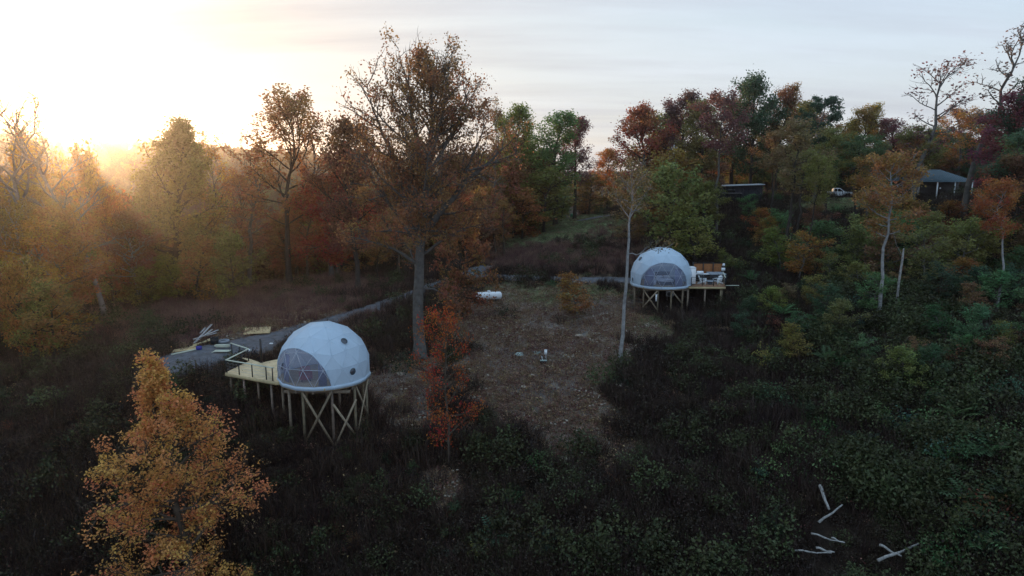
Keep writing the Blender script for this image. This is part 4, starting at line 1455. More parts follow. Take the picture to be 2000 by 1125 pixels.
B_ = [
    (1478, 1060, 'upright', 1.5, 'light', 'upright light green shrub above the fallen logs'), (1662, 722, 'frond0', 1.5, 'light', 'bright ferny plant on the middle of the right slope'),
    (1800, 728, 'frond1', 1.6, 'blue', 'broad blue green ferny plant below the pale trunk'), (1778, 765, 'frond0', 1.4, 'light', 'pale ferny plant with drooping fronds on the right slope'),
    (1732, 650, 'leafy', 1.5, 'yellow', 'yellow leaved shrub at the foot of the pale straight trunk'), (1912, 700, 'upright', 1.7, 'light', 'tall light green shrub near the right edge'),
    (1045, 935, 'upright', 1.6, 'green', 'green upright shrub just below the bare slope'), (965, 1065, 'frond1', 1.5, 'blue', 'blue green ferny plant at the bottom centre'),
    (1062, 1075, 'frond0', 1.3, 'blue', 'second ferny plant beside the one at the bottom centre'), (1135, 980, 'leafy', 1.0, 'light', 'small light shrub right below the clearing'),
    (1240, 935, 'leafy', 1.3, 'yellow', 'yellowish shrub right of the clearing on the lower slope'), (1300, 930, 'leafy', 1.0, 'green', 'small green shrub next to the yellowish one'),
    (800, 880, 'leafy', 1.3, 'green', 'green shrub below the slender red maple'), (930, 1110, 'upright', 1.2, 'yellow', 'yellow green weed at the bottom edge left of centre'),
    (1265, 1085, 'leafy', 1.5, 'green', 'round green shrub at the bottom edge right of centre'), (1210, 760, 'mound', 1.7, 'dark', 'dark mound of leaves at the foot of the thin pale trunk'),
    (800, 722, 'mound', 2.2, 'dark', 'dark leafy mound at the foot of the big oak'), (985, 618, 'mound', 1.9, 'dark', 'dark shrub just below the white gas tank'),
    (1075, 560, 'leafy', 1.3, 'green', 'green shrub at the lane edge above the clearing'), (1395, 625, 'mound', 1.6, 'dark', 'dark bush under the far terrace corner'),
    (235, 700, 'mound', 1.6, 'green', 'grey green shrub on the weedy slope left of the orange maple'), (455, 870, 'leafy', 1.0, 'green', 'small green plant right of the orange maple'),
    (1480, 395, 'upright', 2.6, 'light', 'pale green bush in front of the dark shed'), (1632, 415, 'mound', 2.2, 'light', 'light green bush on the grass before the pickup'),
    (1515, 395, 'leafy', 2.0, 'green', 'green bush at the right corner of the shed'), (880, 590, 'mound', 2.2, 'dark', 'dark leafy shrub between oak trunk and lane'),
    (1465, 555, 'frond1', 1.7, 'green', 'ferny shrub right of the far terrace'), (1555, 540, 'leafy', 1.8, 'green', 'green shrub at the foot of the straight dark trunk'),
]
for b_ in B_:
    bush(*b_)
R3 = random.Random(4)
for _ in range(105):
    px, py = R3.uniform(1480, 2020), R3.uniform(560, 1120)
    if 1530 < px < 1810 and py > 960:
        px += 300
    kd, hh_, cl = R3.choice(['leafy', 'upright', 'mound', 'leafy', 'frond0']), R3.uniform(1.0, 2.4), R3.choice(['green', 'green', 'light', 'light', 'dark', 'blue', 'yellow', 'rust'])
    bush(px, py, kd, hh_, cl, '%s %s ' % (BW[cl], BS[kd]) + 'on the overgrown slope at the right', 'shrubs of the overgrown right slope')
for _ in range(30):
    px, py = R3.uniform(640, 1480), R3.uniform(900, 1115)
    kd, hh_, cl = R3.choice(['leafy', 'upright', 'frond1', 'mound']), R3.uniform(.7, 1.4), R3.choice(['green', 'dark', 'dark', 'blue', 'rust'])
    bush(px, py, kd, hh_, cl, '%s %s ' % (BW[cl], BS[kd]) + 'among dark weeds of the lower slope', 'shrubs among the dark weeds of the lower slope')
for _ in range(22):
    px, py = R3.uniform(-20, 520), R3.uniform(690, 1000)
    kd, hh_, cl = R3.choice(['leafy', 'upright', 'mound']), R3.uniform(.7, 1.5), R3.choice(['dark', 'rust', 'dark', 'green'])
    bush(px, py, kd, hh_, cl, '%s %s ' % (BW[cl], BS[kd]) + 'among dead weeds on the left slope', 'shrubs among the dead weeds of the left slope')
for _ in range(34):
    px, py = R3.uniform(1400, 2000), R3.uniform(440, 560)
    kd, hh_, cl = R3.choice(['leafy', 'upright', 'mound']), R3.uniform(1.2, 2.6), R3.choice(['dark', 'green', 'green', 'yellow', 'rust'])
    bush(px, py, kd, hh_, cl, '%s %s ' % (BW[cl], BS[kd]) + 'in the thicket below house and shed', 'shrubs in the thicket below the house')

# --- rocks one can tell apart
rock_src = [stone_mesh('rock', 500 + i, 1, 0.01, .30, .31) for i in range(4)]
for (px, py, s, lb) in [
    (940, 880 + 0, 1.0, None), (1103, 900, 1.25, 'largest pale rock at the lower tip of the clearing'), (1070, 882, .85, 'flat pale rock beside the largest one of the clearing'), (1022, 758, 1.0, 'broad tan rock in the middle of the clearing'),
    (781, 738, .95, 'lone pale rock below the big oak'), (1130, 658, 1.3, 'whitish rock at the upper right of the clearing'), (843, 902, .9, 'pale rock under the slender red maple'), (834, 985, .9, 'rock left on the lower slope'),
    (902, 1022, 1.0, 'lowest pale rock on the dark slope'), (968, 648, .6, 'small white rock below the gas tank'), (1302, 602, .5, 'small white rock under the far dome'), (955, 700, .6, 'small rock left of the pump box'),
    (1040, 735, .7, 'flat grey rock just below the pump box'), (1165, 775, .6, 'small rock at the right side of the clearing'), (1172, 805, .8, 'rock at the right rim of the clearing'),
]:
    if not lb:
        continue
    g = groundpix(px, py)
    o = obj('rock', random.choice(rock_src), None, g)
    o.scale = (s * random.uniform(1, 1.4), s, s * random.uniform(.7, .9))
    o.rotation_euler = (random.uniform(-.2, .2), random.uniform(-.2, .2), random.uniform(0, 6))
    tag(o, lb, 'rock', 'rocks on the bare slope')

# --- fallen logs
LOGS = [
    ((1598, 990), (1616, 1032), .16, .9, 'thick grey log end sticking up at the bottom right'), ((1596, 1057), (1643, 1012), .11, .5, 'pale log crossing the upright log end'),
    ((1582, 1068), (1648, 1083), .08, .2, 'grey log lying above the parallel pair'), ((1592, 1092), (1628, 1100), .10, .15, 'short pale log in the log pile'), ((1550, 1100), (1622, 1112), .08, .15, 'lowest long log of the log pile'),
    ((1712, 1118), (1792, 1086), .13, .25, 'pale barkless log nearest the bottom edge'), ((1715, 1095), (1758, 1119), .11, .2, 'log crossed under the barkless one'), ((1622, 1070), (1648, 1087), .07, .25, 'thin grey log end right of the pile'),
]
for a, b2, r_, lift, lb in LOGS:
    p = groundpix(*a)
    q = groundpix(*b2)
    up = np.array((0, 0, r_ + lift * .6 + .45))
    mb = MB()
    k = 6
    pts = np.array([p + up + (q - p) * i / (k - 1) + np.array((0, 0, .05 * math.sin(i * 1.7))) for i in range(k)])
    r_ *= .78
    mb.tube(pts - pts[0], np.linspace(r_, r_ * .55, k) * np.array([1, .95, 1.04, .96, 1.02, 1]), 9)
    tag(mb.build('fallen_log', M['dead_wood'], None, pts[0], True), lb, 'log', 'fallen logs at the bottom right')

# ------------------------------------------------------------------ domes, decks and the things on them
from mathutils.bvhtree import BVHTree


def onplane(px, py, z):
    u = (px - 1000) / F
    v = -(py - 562.5) / F
    dz_ = -sP + v * cP
    t_ = (z - CZ) / dz_
    return np.array((u * t_, (cP + v * sP) * t_, z))


def geodesic(freq=3):
    g = (1 + 5 ** .5) / 2
    ico = [Vector((0, 0, 1))] + [Vector((math.cos(a) * 2 / 5 ** .5, math.sin(a) * 2 / 5 ** .5, 1 / 5 ** .5)) for a in [2 * math.pi * i / 5 for i in range(5)]]
    ico += [Vector((math.cos(a) * 2 / 5 ** .5, math.sin(a) * 2 / 5 ** .5, -1 / 5 ** .5)) for a in [2 * math.pi * (i + .5) / 5 for i in range(5)]] + [Vector((0, 0, -1))]
    fc = []
    for i in range(5):
        j = (i + 1) % 5
        fc += [(0, 1 + i, 1 + j), (1 + i, 6 + i, 1 + j), (1 + j, 6 + i, 6 + j), (11, 6 + j, 6 + i)]
    idx, V, Fs = {}, [], []

    def vid(p):
        p = p.normalized()
        k = (round(p.x, 4), round(p.y, 4), round(p.z, 4))
        if k not in idx:
            idx[k] = len(V)
            V.append(p)
        return idx[k]
    for a, b_, c in fc:
        a, b_, c = ico[a], ico[b_], ico[c]
        P_ = lambda i, j: vid(a * (freq - i - j) + b_ * i + c * j)
        for i in range(freq):
            for j in range(freq - i):
                Fs.append((P_(i, j), P_(i + 1, j), P_(i, j + 1)))
                if i + j < freq - 1:
                    Fs.append((P_(i + 1, j), P_(i + 1, j + 1), P_(i, j + 1)))
    return V, Fs


GV, GF = geodesic(3)


def ddir(az, el):
    return Vector((math.sin(az) * math.cos(el), -math.cos(az) * math.cos(el), math.sin(el)))


def make_dome(loc, R, win_az, turn, label, vents, ang=49, el=-12):
    root = empty('dome_tent', loc)
    tag(root, label, 'dome tent', 'glamping domes on stilts')
    rot = Matrix.Rotation(turn, 3, 'Z')
    use = [f for f in GF if sum(GV[i].z for i in f) / 3 > -.28]
    used = sorted({i for f in use for i in f})
    pos = {}
    for i in used:
        p = rot @ GV[i]
        if p.z < -.05:
            q = Vector((p.x, p.y)).normalized() * .98
            p = Vector((q.x, q.y, -.2))
        pos[i] = p * R + Vector((0, 0, .2 * R))
    # drop faces that became slivers under the rim
    use = [f for f in use if not all(pos[i].z < .01 for i in f)]
    cdir = ddir(win_az, RAD(el))
    kcut = math.cos(RAD(ang)) * R * .985
    co = Vector((0, 0, .2 * R)) + cdir * kcut

    def bm_new():
        bm = bmesh.new()
        vs = {i: bm.verts.new(pos[i]) for i in used}
        for f in use:
            bm.faces.new([vs[i] for i in f])
        bm.normal_update()
        return bm
    bm = bm_new()
    # tiny sag of each facet between the struts
    res = bmesh.ops.bisect_plane(bm, geom=bm.verts[:] + bm.edges[:] + bm.faces[:], plane_co=co, plane_no=cdir, clear_outer=True)
    cut = [v.co.copy() for v in res['geom_cut'] if isinstance(v, bmesh.types.BMVert)]
    bvh_bm = bm_new()
    bvh = BVHTree.FromBMesh(bvh_bm)
    me = bpy.data.meshes.new('cover')
    bmesh.ops.bevel(bm, geom=[e for e in bm.edges if len(e.link_faces) == 2], offset=.035, segments=2, affect='EDGES', profile=.5)
    bm.to_mesh(me)
    bm.free()
    me.materials.append(M['dome_cloth'])
    me.polygons.foreach_set('use_smooth', np.array([p.area < .12 for p in me.polygons], bool))
    me.update()
    cv = obj('cover', me, root)
    sm_ = MB()
    for f in use:
        for a, b_ in ((f[0], f[1]), (f[1], f[2]), (f[2], f[0])):
            if a > b_ or (pos[a].z < .01 and pos[b_].z < .01):
                continue
            p, q = pos[a], pos[b_]
            da, db = (p - co).dot(cdir), (q - co).dot(cdir)
            if da > 0 and db > 0:
                continue
            if da > 0:
                p = p + (q - p) * (da / (da - db))
            if db > 0:
                q = q + (p - q) * (db / (db - da))
            n_ = ((p + q) / 2 - Vector((0, 0, .2 * R))).normalized() * .012
            sm_.tube(np.array([p - n_, q - n_]), [.02, .02], 6)
    so_ = sm_.build('seams', M['dome_cloth'], cv, smooth=True)
    so_['kind'] = 'stuff'
    try:
        me.set_sharp_from_angle(angle=RAD(4))
    except Exception:
        pass
    # window panes
    bm = bm_new()
    bmesh.ops.bisect_plane(bm, geom=bm.verts[:] + bm.edges[:] + bm.faces[:], plane_co=co, plane_no=cdir, clear_inner=True)
    for f in bm.faces:
        if f.calc_area() < .01:
            continue
        mb = MB()
        n = len(f.verts)
        V = [v.co.copy() for v in f.verts]
        nv = f.normal * .006
        mb.V.append(np.array([tuple(v + nv) for v in V] + [tuple(v - nv) for v in V]))
        mb.n = 2 * n
        for i in range(1, n - 1):
            mb.T.append(np.array([(0, i, i + 1), (n, n + i + 1, n + i)]))
        mb.build('window_pane', M['clear_vinyl'], root)
    bm.free()
    # struts behind the panes
    seen = set()
    for f in use:
        for a, b_ in ((f[0], f[1]), (f[1], f[2]), (f[2], f[0])):
            k = (min(a, b_), max(a, b_))
            if k in seen:
                continue
            seen.add(k)
            p, q = pos[a], pos[b_]
            da, db = (p - co).dot(cdir), (q - co).dot(cdir)
            if da <= 0 and db <= 0:
                continue
            if da < 0:
                p = p + (q - p) * (da / (da - db))
            if db < 0:
                q = q + (p - q) * (db / (db - da))
            if (p - q).length < .15:
                continue
            mb = MB()
            mb.tube(np.array([p, q]), [.017, .017], 6)
            mb.build('strut', M['frame_white'], root, smooth=True)
    # arch trim, sorted round the cut
    ux = cdir.cross(Vector((0, 0, 1))).normalized()
    uy = ux.cross(cdir)
    cut = [c for c in cut if c.z > .005]
    cut.sort(key=lambda c: math.atan2((c - co).dot(uy), (c - co).dot(ux)) % (2 * math.pi) if True else 0)
    angs = [math.atan2((c - co).dot(uy), (c - co).dot(ux)) for c in cut]
    order = sorted(range(len(cut)), key=lambda i: (angs[i] + math.pi / 2) % (2 * math.pi))
    path = np.array([cut[i] for i in order])
    mb = MB()
    mb.tube(path, [.05] * len(path), 6)
    mb.build('window_trim', M['dome_cloth'], root)
    # skirt and floor ring
    mb = MB()
    nn = 15
    base = sorted([pos[i] for i in used if pos[i].z < .01], key=lambda p: math.atan2(p.y, p.x))
    ring = np.array(base + [base[0]])
    for a, b_ in zip(ring[:-1], ring[1:]):
        nrm = np.array((a[0] + b_[0], a[1] + b_[1], 0))
        nrm /= np.linalg.norm(nrm)
        m0 = 1.018
        V = [(a[0] * m0, a[1] * m0, -.20), (b_[0] * m0, b_[1] * m0, -.20), (b_[0] * m0, b_[1] * m0, .06), (a[0] * m0, a[1] * m0, .06), (a[0] * .99, a[1] * .99, .08), (b_[0] * .99, b_[1] * .99, .08), (a[0] * .95, a[1] * .95, -.20), (b_[0] * .95, b_[1] * .95, -.20)]
        mb.add(V, [(0, 1, 2, 3), (3, 2, 5, 4), (1, 0, 6, 7)])
    mb.build('skirt', M['dome_cloth'], root)
    # round port windows
    for va, ve in vents:
        d = ddir(win_az + RAD(va), RAD(ve))
        hit = bvh.ray_cast(Vector((0, 0, .2 * R)), d)
        p, nrm = hit[0], hit[1]
        if nrm.dot(d) < 0:
            nrm = -nrm
        mb = MB()
        mb.disc(p + nrm * .03,   .27, 24, nrm, .05)
        v = mb.build('port_window', M['glass_port'], root)
        ax = nrm.orthogonal().normalized()
        ay = nrm.cross(ax)
        pth = np.array([p + nrm * .03 + (ax * math.cos(a) + ay * math.sin(a)) * .29 for a in np.linspace(0, 2 * math.pi, 25)])
        mr = MB()
        mr.tube(pth, [.03] * 25, 6)
        mr.build('rim', M['dome_cloth'], v, smooth=True)
    bvh_bm.free()
    return root


M['glass_port'] = mat('glass_port', (0.05, 0.06, 0.075), 0.2, spec=0.6)


def clip_poly(poly, n, d, sign):
    """part of a flat polygon with sign * (p . n - d) >= 0"""
    out = []
    for i in range(len(poly)):
        a, b_ = poly[i], poly[(i + 1) % len(poly)]
        fa = sign * (a[0] * n[0] + a[1] * n[1] - d)
        fb = sign * (b_[0] * n[0] + b_[1] * n[1] - d)
        if fa >= 0:
            out.append(a)
        if fa * fb < 0:
            t_ = fa / (fa - fb)
            out.append((a[0] + (b_[0] - a[0]) * t_, a[1] + (b_[1] - a[1]) * t_))
    return out


def boards(poly, along, z, th, wd, mat_, parent, name='deck_boards', gap=.008):
    """one board beside the other over a convex floor shape"""
    a = np.array(along[:2], float)
    a /= np.linalg.norm(a)
    n = np.array((-a[1], a[0]))
    ds = [p[0] * n[0] + p[1] * n[1] for p in poly]
    mb = MB()
    d = min(ds)
    r = random.Random(3)
    while d < max(ds):
        q = clip_poly(clip_poly(poly, n, d + gap / 2, 1), n, d + wd - gap / 2, -1)
        d += wd
        if len(q) >= 3:
            dzb = r.uniform(-.003, .003)
            area = sum(q[i][0] * q[(i + 1) % len(q)][1] - q[(i + 1) % len(q)][0] * q[i][1] for i in range(len(q)))
            if area < 0:
                q = q[::-1]
            mb.prism(q, z - th + dzb, z + dzb)
    o = mb.build(name, mat_, parent)
    o['kind'] = 'stuff'
    return o


def post(x, y, ztop, parent, r=.085, wood=True, foot=None):
    zb = hz(x, y) - .25 if foot is None else foot
    mb = MB()
    mb.tube(np.array([(x, y, zb), (x + random.uniform(-.02, .02), y, (zb + ztop) / 2), (x, y, ztop)]), [r * 1.04, r, r * .96], 8)
    o = mb.build('post', M['post_timber'], parent, smooth=False)
    g_ = random.uniform(.65, 1.25)
    o.color = (g_, g_ * random.uniform(.93, 1.03), g_ * random.uniform(.86, 1.02), 1)
    return o


def brace(a, b_, parent, wd=.05, ht=.16):
    mb = MB()
    mb.beam(a, b_, wd, ht)
    o = mb.build('brace', M['post_timber'], parent)
    g_ = random.uniform(.8, 1.5)
    o.color = (g_, g_ * .98, g_ * .92, 1)
    return o


# ---- near dome
RD = 3.5
Y1 = 50.9
top1 = at(629, 628, Y1)
D1 = np.array((top1[0], Y1, top1[2] - 1.2 * RD))
make_dome(D1, RD, RAD(-27), RAD(8), 'nearer white geodesic dome with clear bay window and two round ports', [(80, 43), (79, 3), (-72, 40), (-71, -3)])
z1 = D1[2] - .02
deck1 = empty('timber_deck', (D1[0] - 4.5, D1[1], z1 - 3))
deck1.location = (0, 0, 0)
tag(deck1, 'pale new timber deck on tall posts under the nearer dome', 'deck')
A, B, E, Cc, Dd = [onplane(*p, z1) for p in ((440, 728), (537, 745.5), (541, 700.5), (511, 708), (487, 704.5))]
Fi, Ei = onplane(566, 745, z1), onplane(570, 696, z1)
poly1 = [tuple(p[:2]) for p in (A, B, Fi, Ei, E, Cc, Dd)]
# keep it convex: two floors butted along the line from B to the tall post
pa = [tuple(p[:2]) for p in (A, B, Cc, Dd)]
pb = [tuple(p[:2]) for p in (B, Fi, Ei, Cc)]
al = (B - A)
boards(pa, al, z1, .04, .14, M['deck_board'], deck1)
boards(pb, al, z1, .04, .14, M['deck_board'], deck1)


def fascia(p, q, z, parent, m_, ht=.22, wd=.05):
    mb = MB()
    mb.beam((p[0], p[1], z - ht / 2), (q[0], q[1], z - ht / 2), wd, ht)
    mb.build('rim_joist', m_, parent)


for p, q in ((A, B), (B, Fi), (Cc, Dd), (Dd, A), (Ei, Cc)):
    fascia(p, q, z1 - .042, deck1, M['new_timber'])
for k in range(1, 9):
    f = k / 9
    p, q = A + (B - A) * f, Dd + (Cc - Dd) * f
    mb = MB()
    mb.beam((p[0], p[1], z1 - .15), (q[0], q[1], z1 - .15), .045, .2)
    mb.build('joist', M['new_timber'], deck1)
# floor under the dome: a many sided platform
plat = [(D1[0] + 3.42 * math.cos(a), D1[1] + 3.42 * math.sin(a)) for a in np.linspace(0, 2 * math.pi, 25)[:-1]]
mb = MB()
mb.prism(plat, z1 - .24, z1 - .02)
mb.build('platform', M['ply'], deck1)
for dx in (-2.6, -1.3, 0, 1.3, 2.6):
    h_ = math.sqrt(3.35 ** 2 - dx ** 2)
    mb = MB()
    mb.beam((D1[0] + dx, D1[1] - h_, z1 - .37), (D1[0] + dx, D1[1] + h_, z1 - .37), .09, .24)
    mb.build('beam', M['post_timber'], deck1)
for dy in (-2.2, 0.1, 2.2):
    h_ = math.sqrt(3.3 ** 2 - dy ** 2)
    mb = MB()
    mb.beam((D1[0] - h_, D1[1] + dy, z1 - .62), (D1[0] + h_, D1[1] + dy, z1 - .62), .09, .24)
    mb.build('beam', M['post_timber'], deck1)
PR = {}
for az in (-74, -40, -15, 24, 58, 92, 128, 165, -110, -146):
    x, y = D1[0] + 3.15 * math.sin(RAD(az)), D1[1] - 3.15 * math.cos(RAD(az))
    post(x, y, z1 - .26, deck1, .10)
    PR[az] = (x, y)
for dx, dy in ((-1.3, -.6), (1.0, .3), (-.3, 1.4)):
    post(D1[0] + dx, D1[1] + dy, z1 - .7, deck1, .09)


def xb(a, b_, z, parent, low=.15, one=False):
    """a crossed pair of braces between two posts"""
    p, q = np.array((*a, 0.0)), np.array((*b_, 0.0))
    d = unit(q - p)
    nrm = np.array((d[1], -d[0], 0)) * .12
    if nrm[1] > 0:
        nrm = -nrm
    pl, ql = hz(*a) + low, hz(*b_) + low
    brace(p + nrm + (0, 0, z - .35), q + nrm + (0, 0, ql), parent)
    if not one:
        brace(q + nrm * 1.55 + (0, 0, z - .35), p + nrm * 1.55 + (0, 0, pl), parent)


xb(PR[-15], PR[24], z1, deck1, -.1)
xb(PR[58], PR[92], z1, deck1, .5)
xb(PR[24], PR[58], z1 - 1.0, deck1, -.1, one=False)
for f, q_ in ((.06, 0), (.33, 0), (.62, 0), (.88, 0)):
    p = A + (B - A) * f + unit(Dd - A) * .3
    post(p[0], p[1], z1 - .26, deck1, .085)
for f in (.25, .85):
    p = Dd + (Cc - Dd) * f
    post(p[0], p[1], z1 - .26, deck1, .085)
p = A + (Dd - A) * .4
brace((p[0] + 1.3, p[1] + .3, z1 - 1.5), (p[0] + .2, p[1], z1 - .4), deck1)


def railing(pts, z, parent, hts, posts_at, rail_m, rail_w=.14, cable=True, post_m='black_metal', pw=.07):
    """posts with a flat top rail and thin cables between"""
    for k in range(len(pts) - 1):
        mb = MB()
        a, b_ = np.array((*pts[k], z + hts)), np.array((*pts[k + 1], z + hts))
        mb.beam(a, b_, rail_w, .045)
        mb.build('top_rail', rail_m, parent)
        if cable:
            for h_ in (.25, .5, .75):
                mc = MB()
                mc.tube(np.array([a - (0, 0, h_ * hts), b_ - (0, 0, h_ * hts)]), [.007, .007], 4)
                mc.build('cable', M['steel'], parent)
    for x, y in posts_at:
        mb = MB()
        mb.box((x, y, z + (hts - .024) / 2), (pw, pw, hts - .024))
        mb.build('rail_post', M[post_m], parent)


ins = lambda p, q, d=.08: p + unit(q - p) * d
Ai = A + unit(B - A) * .1 + unit(Dd - A) * .1
Bi = B + unit(A - B) * .1 + np.array((0, .1, 0))
B2 = onplane(532, 744.5, z1)
Di = Dd + unit(A - Dd) * .1
lerp = lambda p, q, f: p + (q - p) * f
railing([Ai[:2], lerp(Ai, Bi, .86)[:2], (Bi[0], Bi[1] + .02)], z1, deck1, 1.02, [tuple(lerp(Ai, Bi, f)[:2]) for f in (0, .27, .55, .84, .97)], M['treated'])
railing([Di[:2], Ai[:2]], z1, deck1, 1.02, [tuple(lerp(Di, Ai, f)[:2]) for f in (0, .33, .62)], M['treated'])
# gangway to the lane with its own rail
ge, gf = groundpix(452, 694), groundpix(482, 697)
g1 = np.array((Dd[0], Dd[1], z1))
mb = MB()
mid = [(Dd + unit(Cc - Dd) * .05), (Dd + unit(Cc - Dd) * 1.1)]
e0 = np.array((ge[0], ge[1], ge[2] + .06))
e1 = e0 + (mid[1] - mid[0])
e1[2] = e0[2]
mb.add([mid[0] - (0, 0, .05), mid[1] - (0, 0, .05), e1 - (0, 0, .05), e0 - (0, 0, .05), mid[0] + (0, 0, .004), mid[1] + (0, 0, .004), e1, e0], [(3, 2, 1, 0), (4, 5, 6, 7), (0, 1, 5, 4), (1, 2, 6, 5), (2, 3, 7, 6), (3, 0, 4, 7)])
mb.build('gangway', M['deck_board'], deck1)
mb = MB()
mb.beam(Dd + (0, 0, 1.02), e0 + (0, 0, 1.02), .14, .045)
mb.build('top_rail', M['treated'], deck1)
for f in (.5, .95):
    p = lerp(Dd, e0, f)
    mb = MB()
    mb.box(p + (0, 0, .49), (.07, .07, .98))
    mb.build('rail_post', M['black_metal'], deck1)
mb = MB()
mb.box((Cc[0], Cc[1], z1 + 1.0), (.12, .12, 2.0))
mb.box((Cc[0], Cc[1], z1 + .04), (.22, .22, .06))
tag(mb.build('steel_post', M['black_metal']), 'lone tall black post on the rear edge of the near deck', 'post')

# things seen through the window of the near dome
mb = MB()
hb = empty('slatted_bench', D1 + (.75, -.1, 0), RAD(12))
tag(hb, 'pale slatted wooden bench seen through the nearer dome window', 'bench')
mb.box((0, 0, .42), (1.9, .55, .06))
mb.build('seat', M['ply'], hb)
for k in range(9):
    mb = MB()
    mb.box((-.85 + k * .21, .25, .85), (.09, .03, .75))
    mb.build('slat', M['ply'], hb)
mb = MB()
mb.box((0, .25, 1.25), (1.9, .06, .08))
mb.build('top_rail', M['ply'], hb)
for sx in (-1, 1):
    for sy in (-1, 1):
        mb = MB()
        mb.box((sx * .88, sy * .22, .2), (.07, .07, .39))
        mb.build('leg', M['ply'], hb)


def soft(mb_, c, s, rz=0):
    """rounded cushion"""
    bm = bmesh.new()
    bmesh.ops.create_cube(bm, size=1)
    bmesh.ops.bevel(bm, geom=bm.edges[:], offset=.18, segments=3, affect='EDGES', profile=.5)
    a = math.cos(rz), math.sin(rz)
    V = np.array([v.co for v in bm.verts]) * np.array(s)
    V = np.stack([V[:, 0] * a[0] - V[:, 1] * a[1], V[:, 0] * a[1] + V[:, 1] * a[0], V[:, 2]], 1) + np.array(c)
    for f in bm.faces:
        ids = [v.index for v in f.verts]
    bm.verts.index_update()
    T = []
    for f in bm.faces:
        ids = [v.index for v in f.verts]
        for i in range(1, len(ids) - 1):
            T.append((ids[0], ids[i], ids[i + 1]))
    bm.free()
    return mb_.add(V, None, T)


ac = empty('armchair', D1 + (-1.0, -1.5, 0), RAD(20))
tag(ac, 'dull red armchair seen through the nearer dome window', 'armchair')
soft(MB(), (0, 0, .3), (.75, .75, .35)).build('seat', M['red_cloth'], ac, smooth=True)
soft(MB(), (0, .3, .7), (.75, .2, .65)).build('backrest', M['red_cloth'], ac, smooth=True)
for sx in (-1, 1):
    soft(MB(), (sx * .4, 0, .42), (.16, .75, .5)).build('armrest', M['red_cloth'], ac, smooth=True)
    mb = MB()
    mb.box((sx * .3, -.28, .06), (.06, .06, .12))
    mb.box((sx * .3, .28, .06), (.06, .06, .12))
    mb.build('leg', M['black_plastic'], ac)


def curtain(D, win_az, a0, a1, label, h=2.0, r=3.05):
    n = 60
    V = []
    for i in range(n + 1):
        a = win_az + RAD(a0 + (a1 - a0) * i / n)
        rr_ = r - .10 + .05 * math.sin(i * 1.9) + .02 * math.sin(i * .7)
        rr_t = r * .93 - .10 + .03 * math.sin(i * 1.9)
        for z, q in ((.03, rr_), (h * .5, (rr_ + rr_t) / 2 + .03), (h, rr_t)):
            V.append((q * math.sin(a), -q * math.cos(a), z))
    Q = [(i * 3 + k, i * 3 + 3 + k, i * 3 + 4 + k, i * 3 + 1 + k) for i in range(n) for k in range(2)]
    o = obj('curtain', mesh_np('curtain', V, Q, None, [M['curtain']], True), None, D)
    md = o.modifiers.new('thickness', 'SOLIDIFY')
    md.thickness = .012
    tag(o, label, 'curtain', 'curtains inside the domes')


curtain(D1, RAD(-27), -44, -20, 'grey curtain at the left side of the nearer dome window')
curtain(D1, RAD(-27), 34, 45, 'narrow grey curtain at the right side of the nearer dome window')

# ---- far dome
Y2 = 77.8
top2 = at(1293, 482, Y2)
D2 = np.array((top2[0], Y2, top2[2] - 1.2 * RD))
dm2 = make_dome(D2, RD, RAD(-4), RAD(20), 'farther white geodesic dome with door porch beside a furnished terrace', [(72, 40), (-72, 40), (-74, -3)])
z2 = D2[2] - .02
# door porch of the far dome, opening to the terrace
pch = MB()
pch.box((3.35, -.4, 1.08), (.80, 1.25, .06))
pch.box((3.35, -1.0, .55), (.80, .05, 1.04))
pch.box((3.35, .2, .55), (.80, .05, 1.04))
po = pch.build('door_porch', M['white_plastic'], dm2)
po.location = (0, 0, 0)
po.scale = (1, 1, 1.75)
mb = MB()
mb.box((3.71, -.4, .95), (.04, 1.1, 1.85))
mb.build('door', M['glass_dark'], dm2)
deck2 = empty('timber_terrace', (0, 0, 0))
tag(deck2, 'brown timber terrace on posts under and beside the farther dome', 'deck')
a2, b2, c2, d2 = [onplane(*p, z2) for p in ((1345, 559.5), (1417, 560), (1410, 543), (1345, 543))]
poly2 = [tuple(p[:2]) for p in (a2, b2, c2, d2)]
boards(poly2, b2 - a2, z2, .04, .14, M['deck_brown'], deck2)
for p, q in ((a2, b2), (b2, c2), (c2, d2)):
    fascia(p, q, z2 - .042, deck2, M['new_timber'])
for k in range(1, 8):
    f = k / 8
    p, q = lerp(a2, b2, f), lerp(d2, c2, f)
    mb = MB()
    mb.beam((p[0], p[1] + .05, z2 - .15), (q[0], q[1] - .05, z2 - .15), .045, .2)
    mb.build('joist', M['new_timber'], deck2)
plat = [(D2[0] + 3.42 * math.cos(a), D2[1] + 3.42 * math.sin(a)) for a in np.linspace(0, 2 * math.pi, 25)[:-1]]
mb = MB()
mb.prism(plat, z2 - .24, z2 - .02)
mb.build('platform', M['ply'], deck2)
for dy in (-2.2, 0.1, 2.2):
    h_ = math.sqrt(3.3 ** 2 - dy ** 2)
    mb = MB()
    mb.beam((D2[0] - h_, D2[1] + dy, z2 - .38), (D2[0] + h_, D2[1] + dy, z2 - .38), .09, .26)
    mb.build('beam', M['post_timber'], deck2)
PQ = {}
for az in (-78, -48, -17, 10, 38, 70, 110, 150, -150, -115):
    x, y = D2[0] + 3.15 * math.sin(RAD(az)), D2[1] - 3.15 * math.cos(RAD(az))
    post(x, y, z2 - .26, deck2, .10)
    PQ[az] = (x, y)
xb(PQ[-48], PQ[-17], z2, deck2, .3)
xb(PQ[10], PQ[38], z2, deck2, .6, one=True)
for f, dy in ((.0, .3), (.47, .25), (.90, .3), (.97, .7)):
    p = lerp(a2, b2, f)
    post(p[0], p[1] + dy, z2 - .26, deck2, .10)
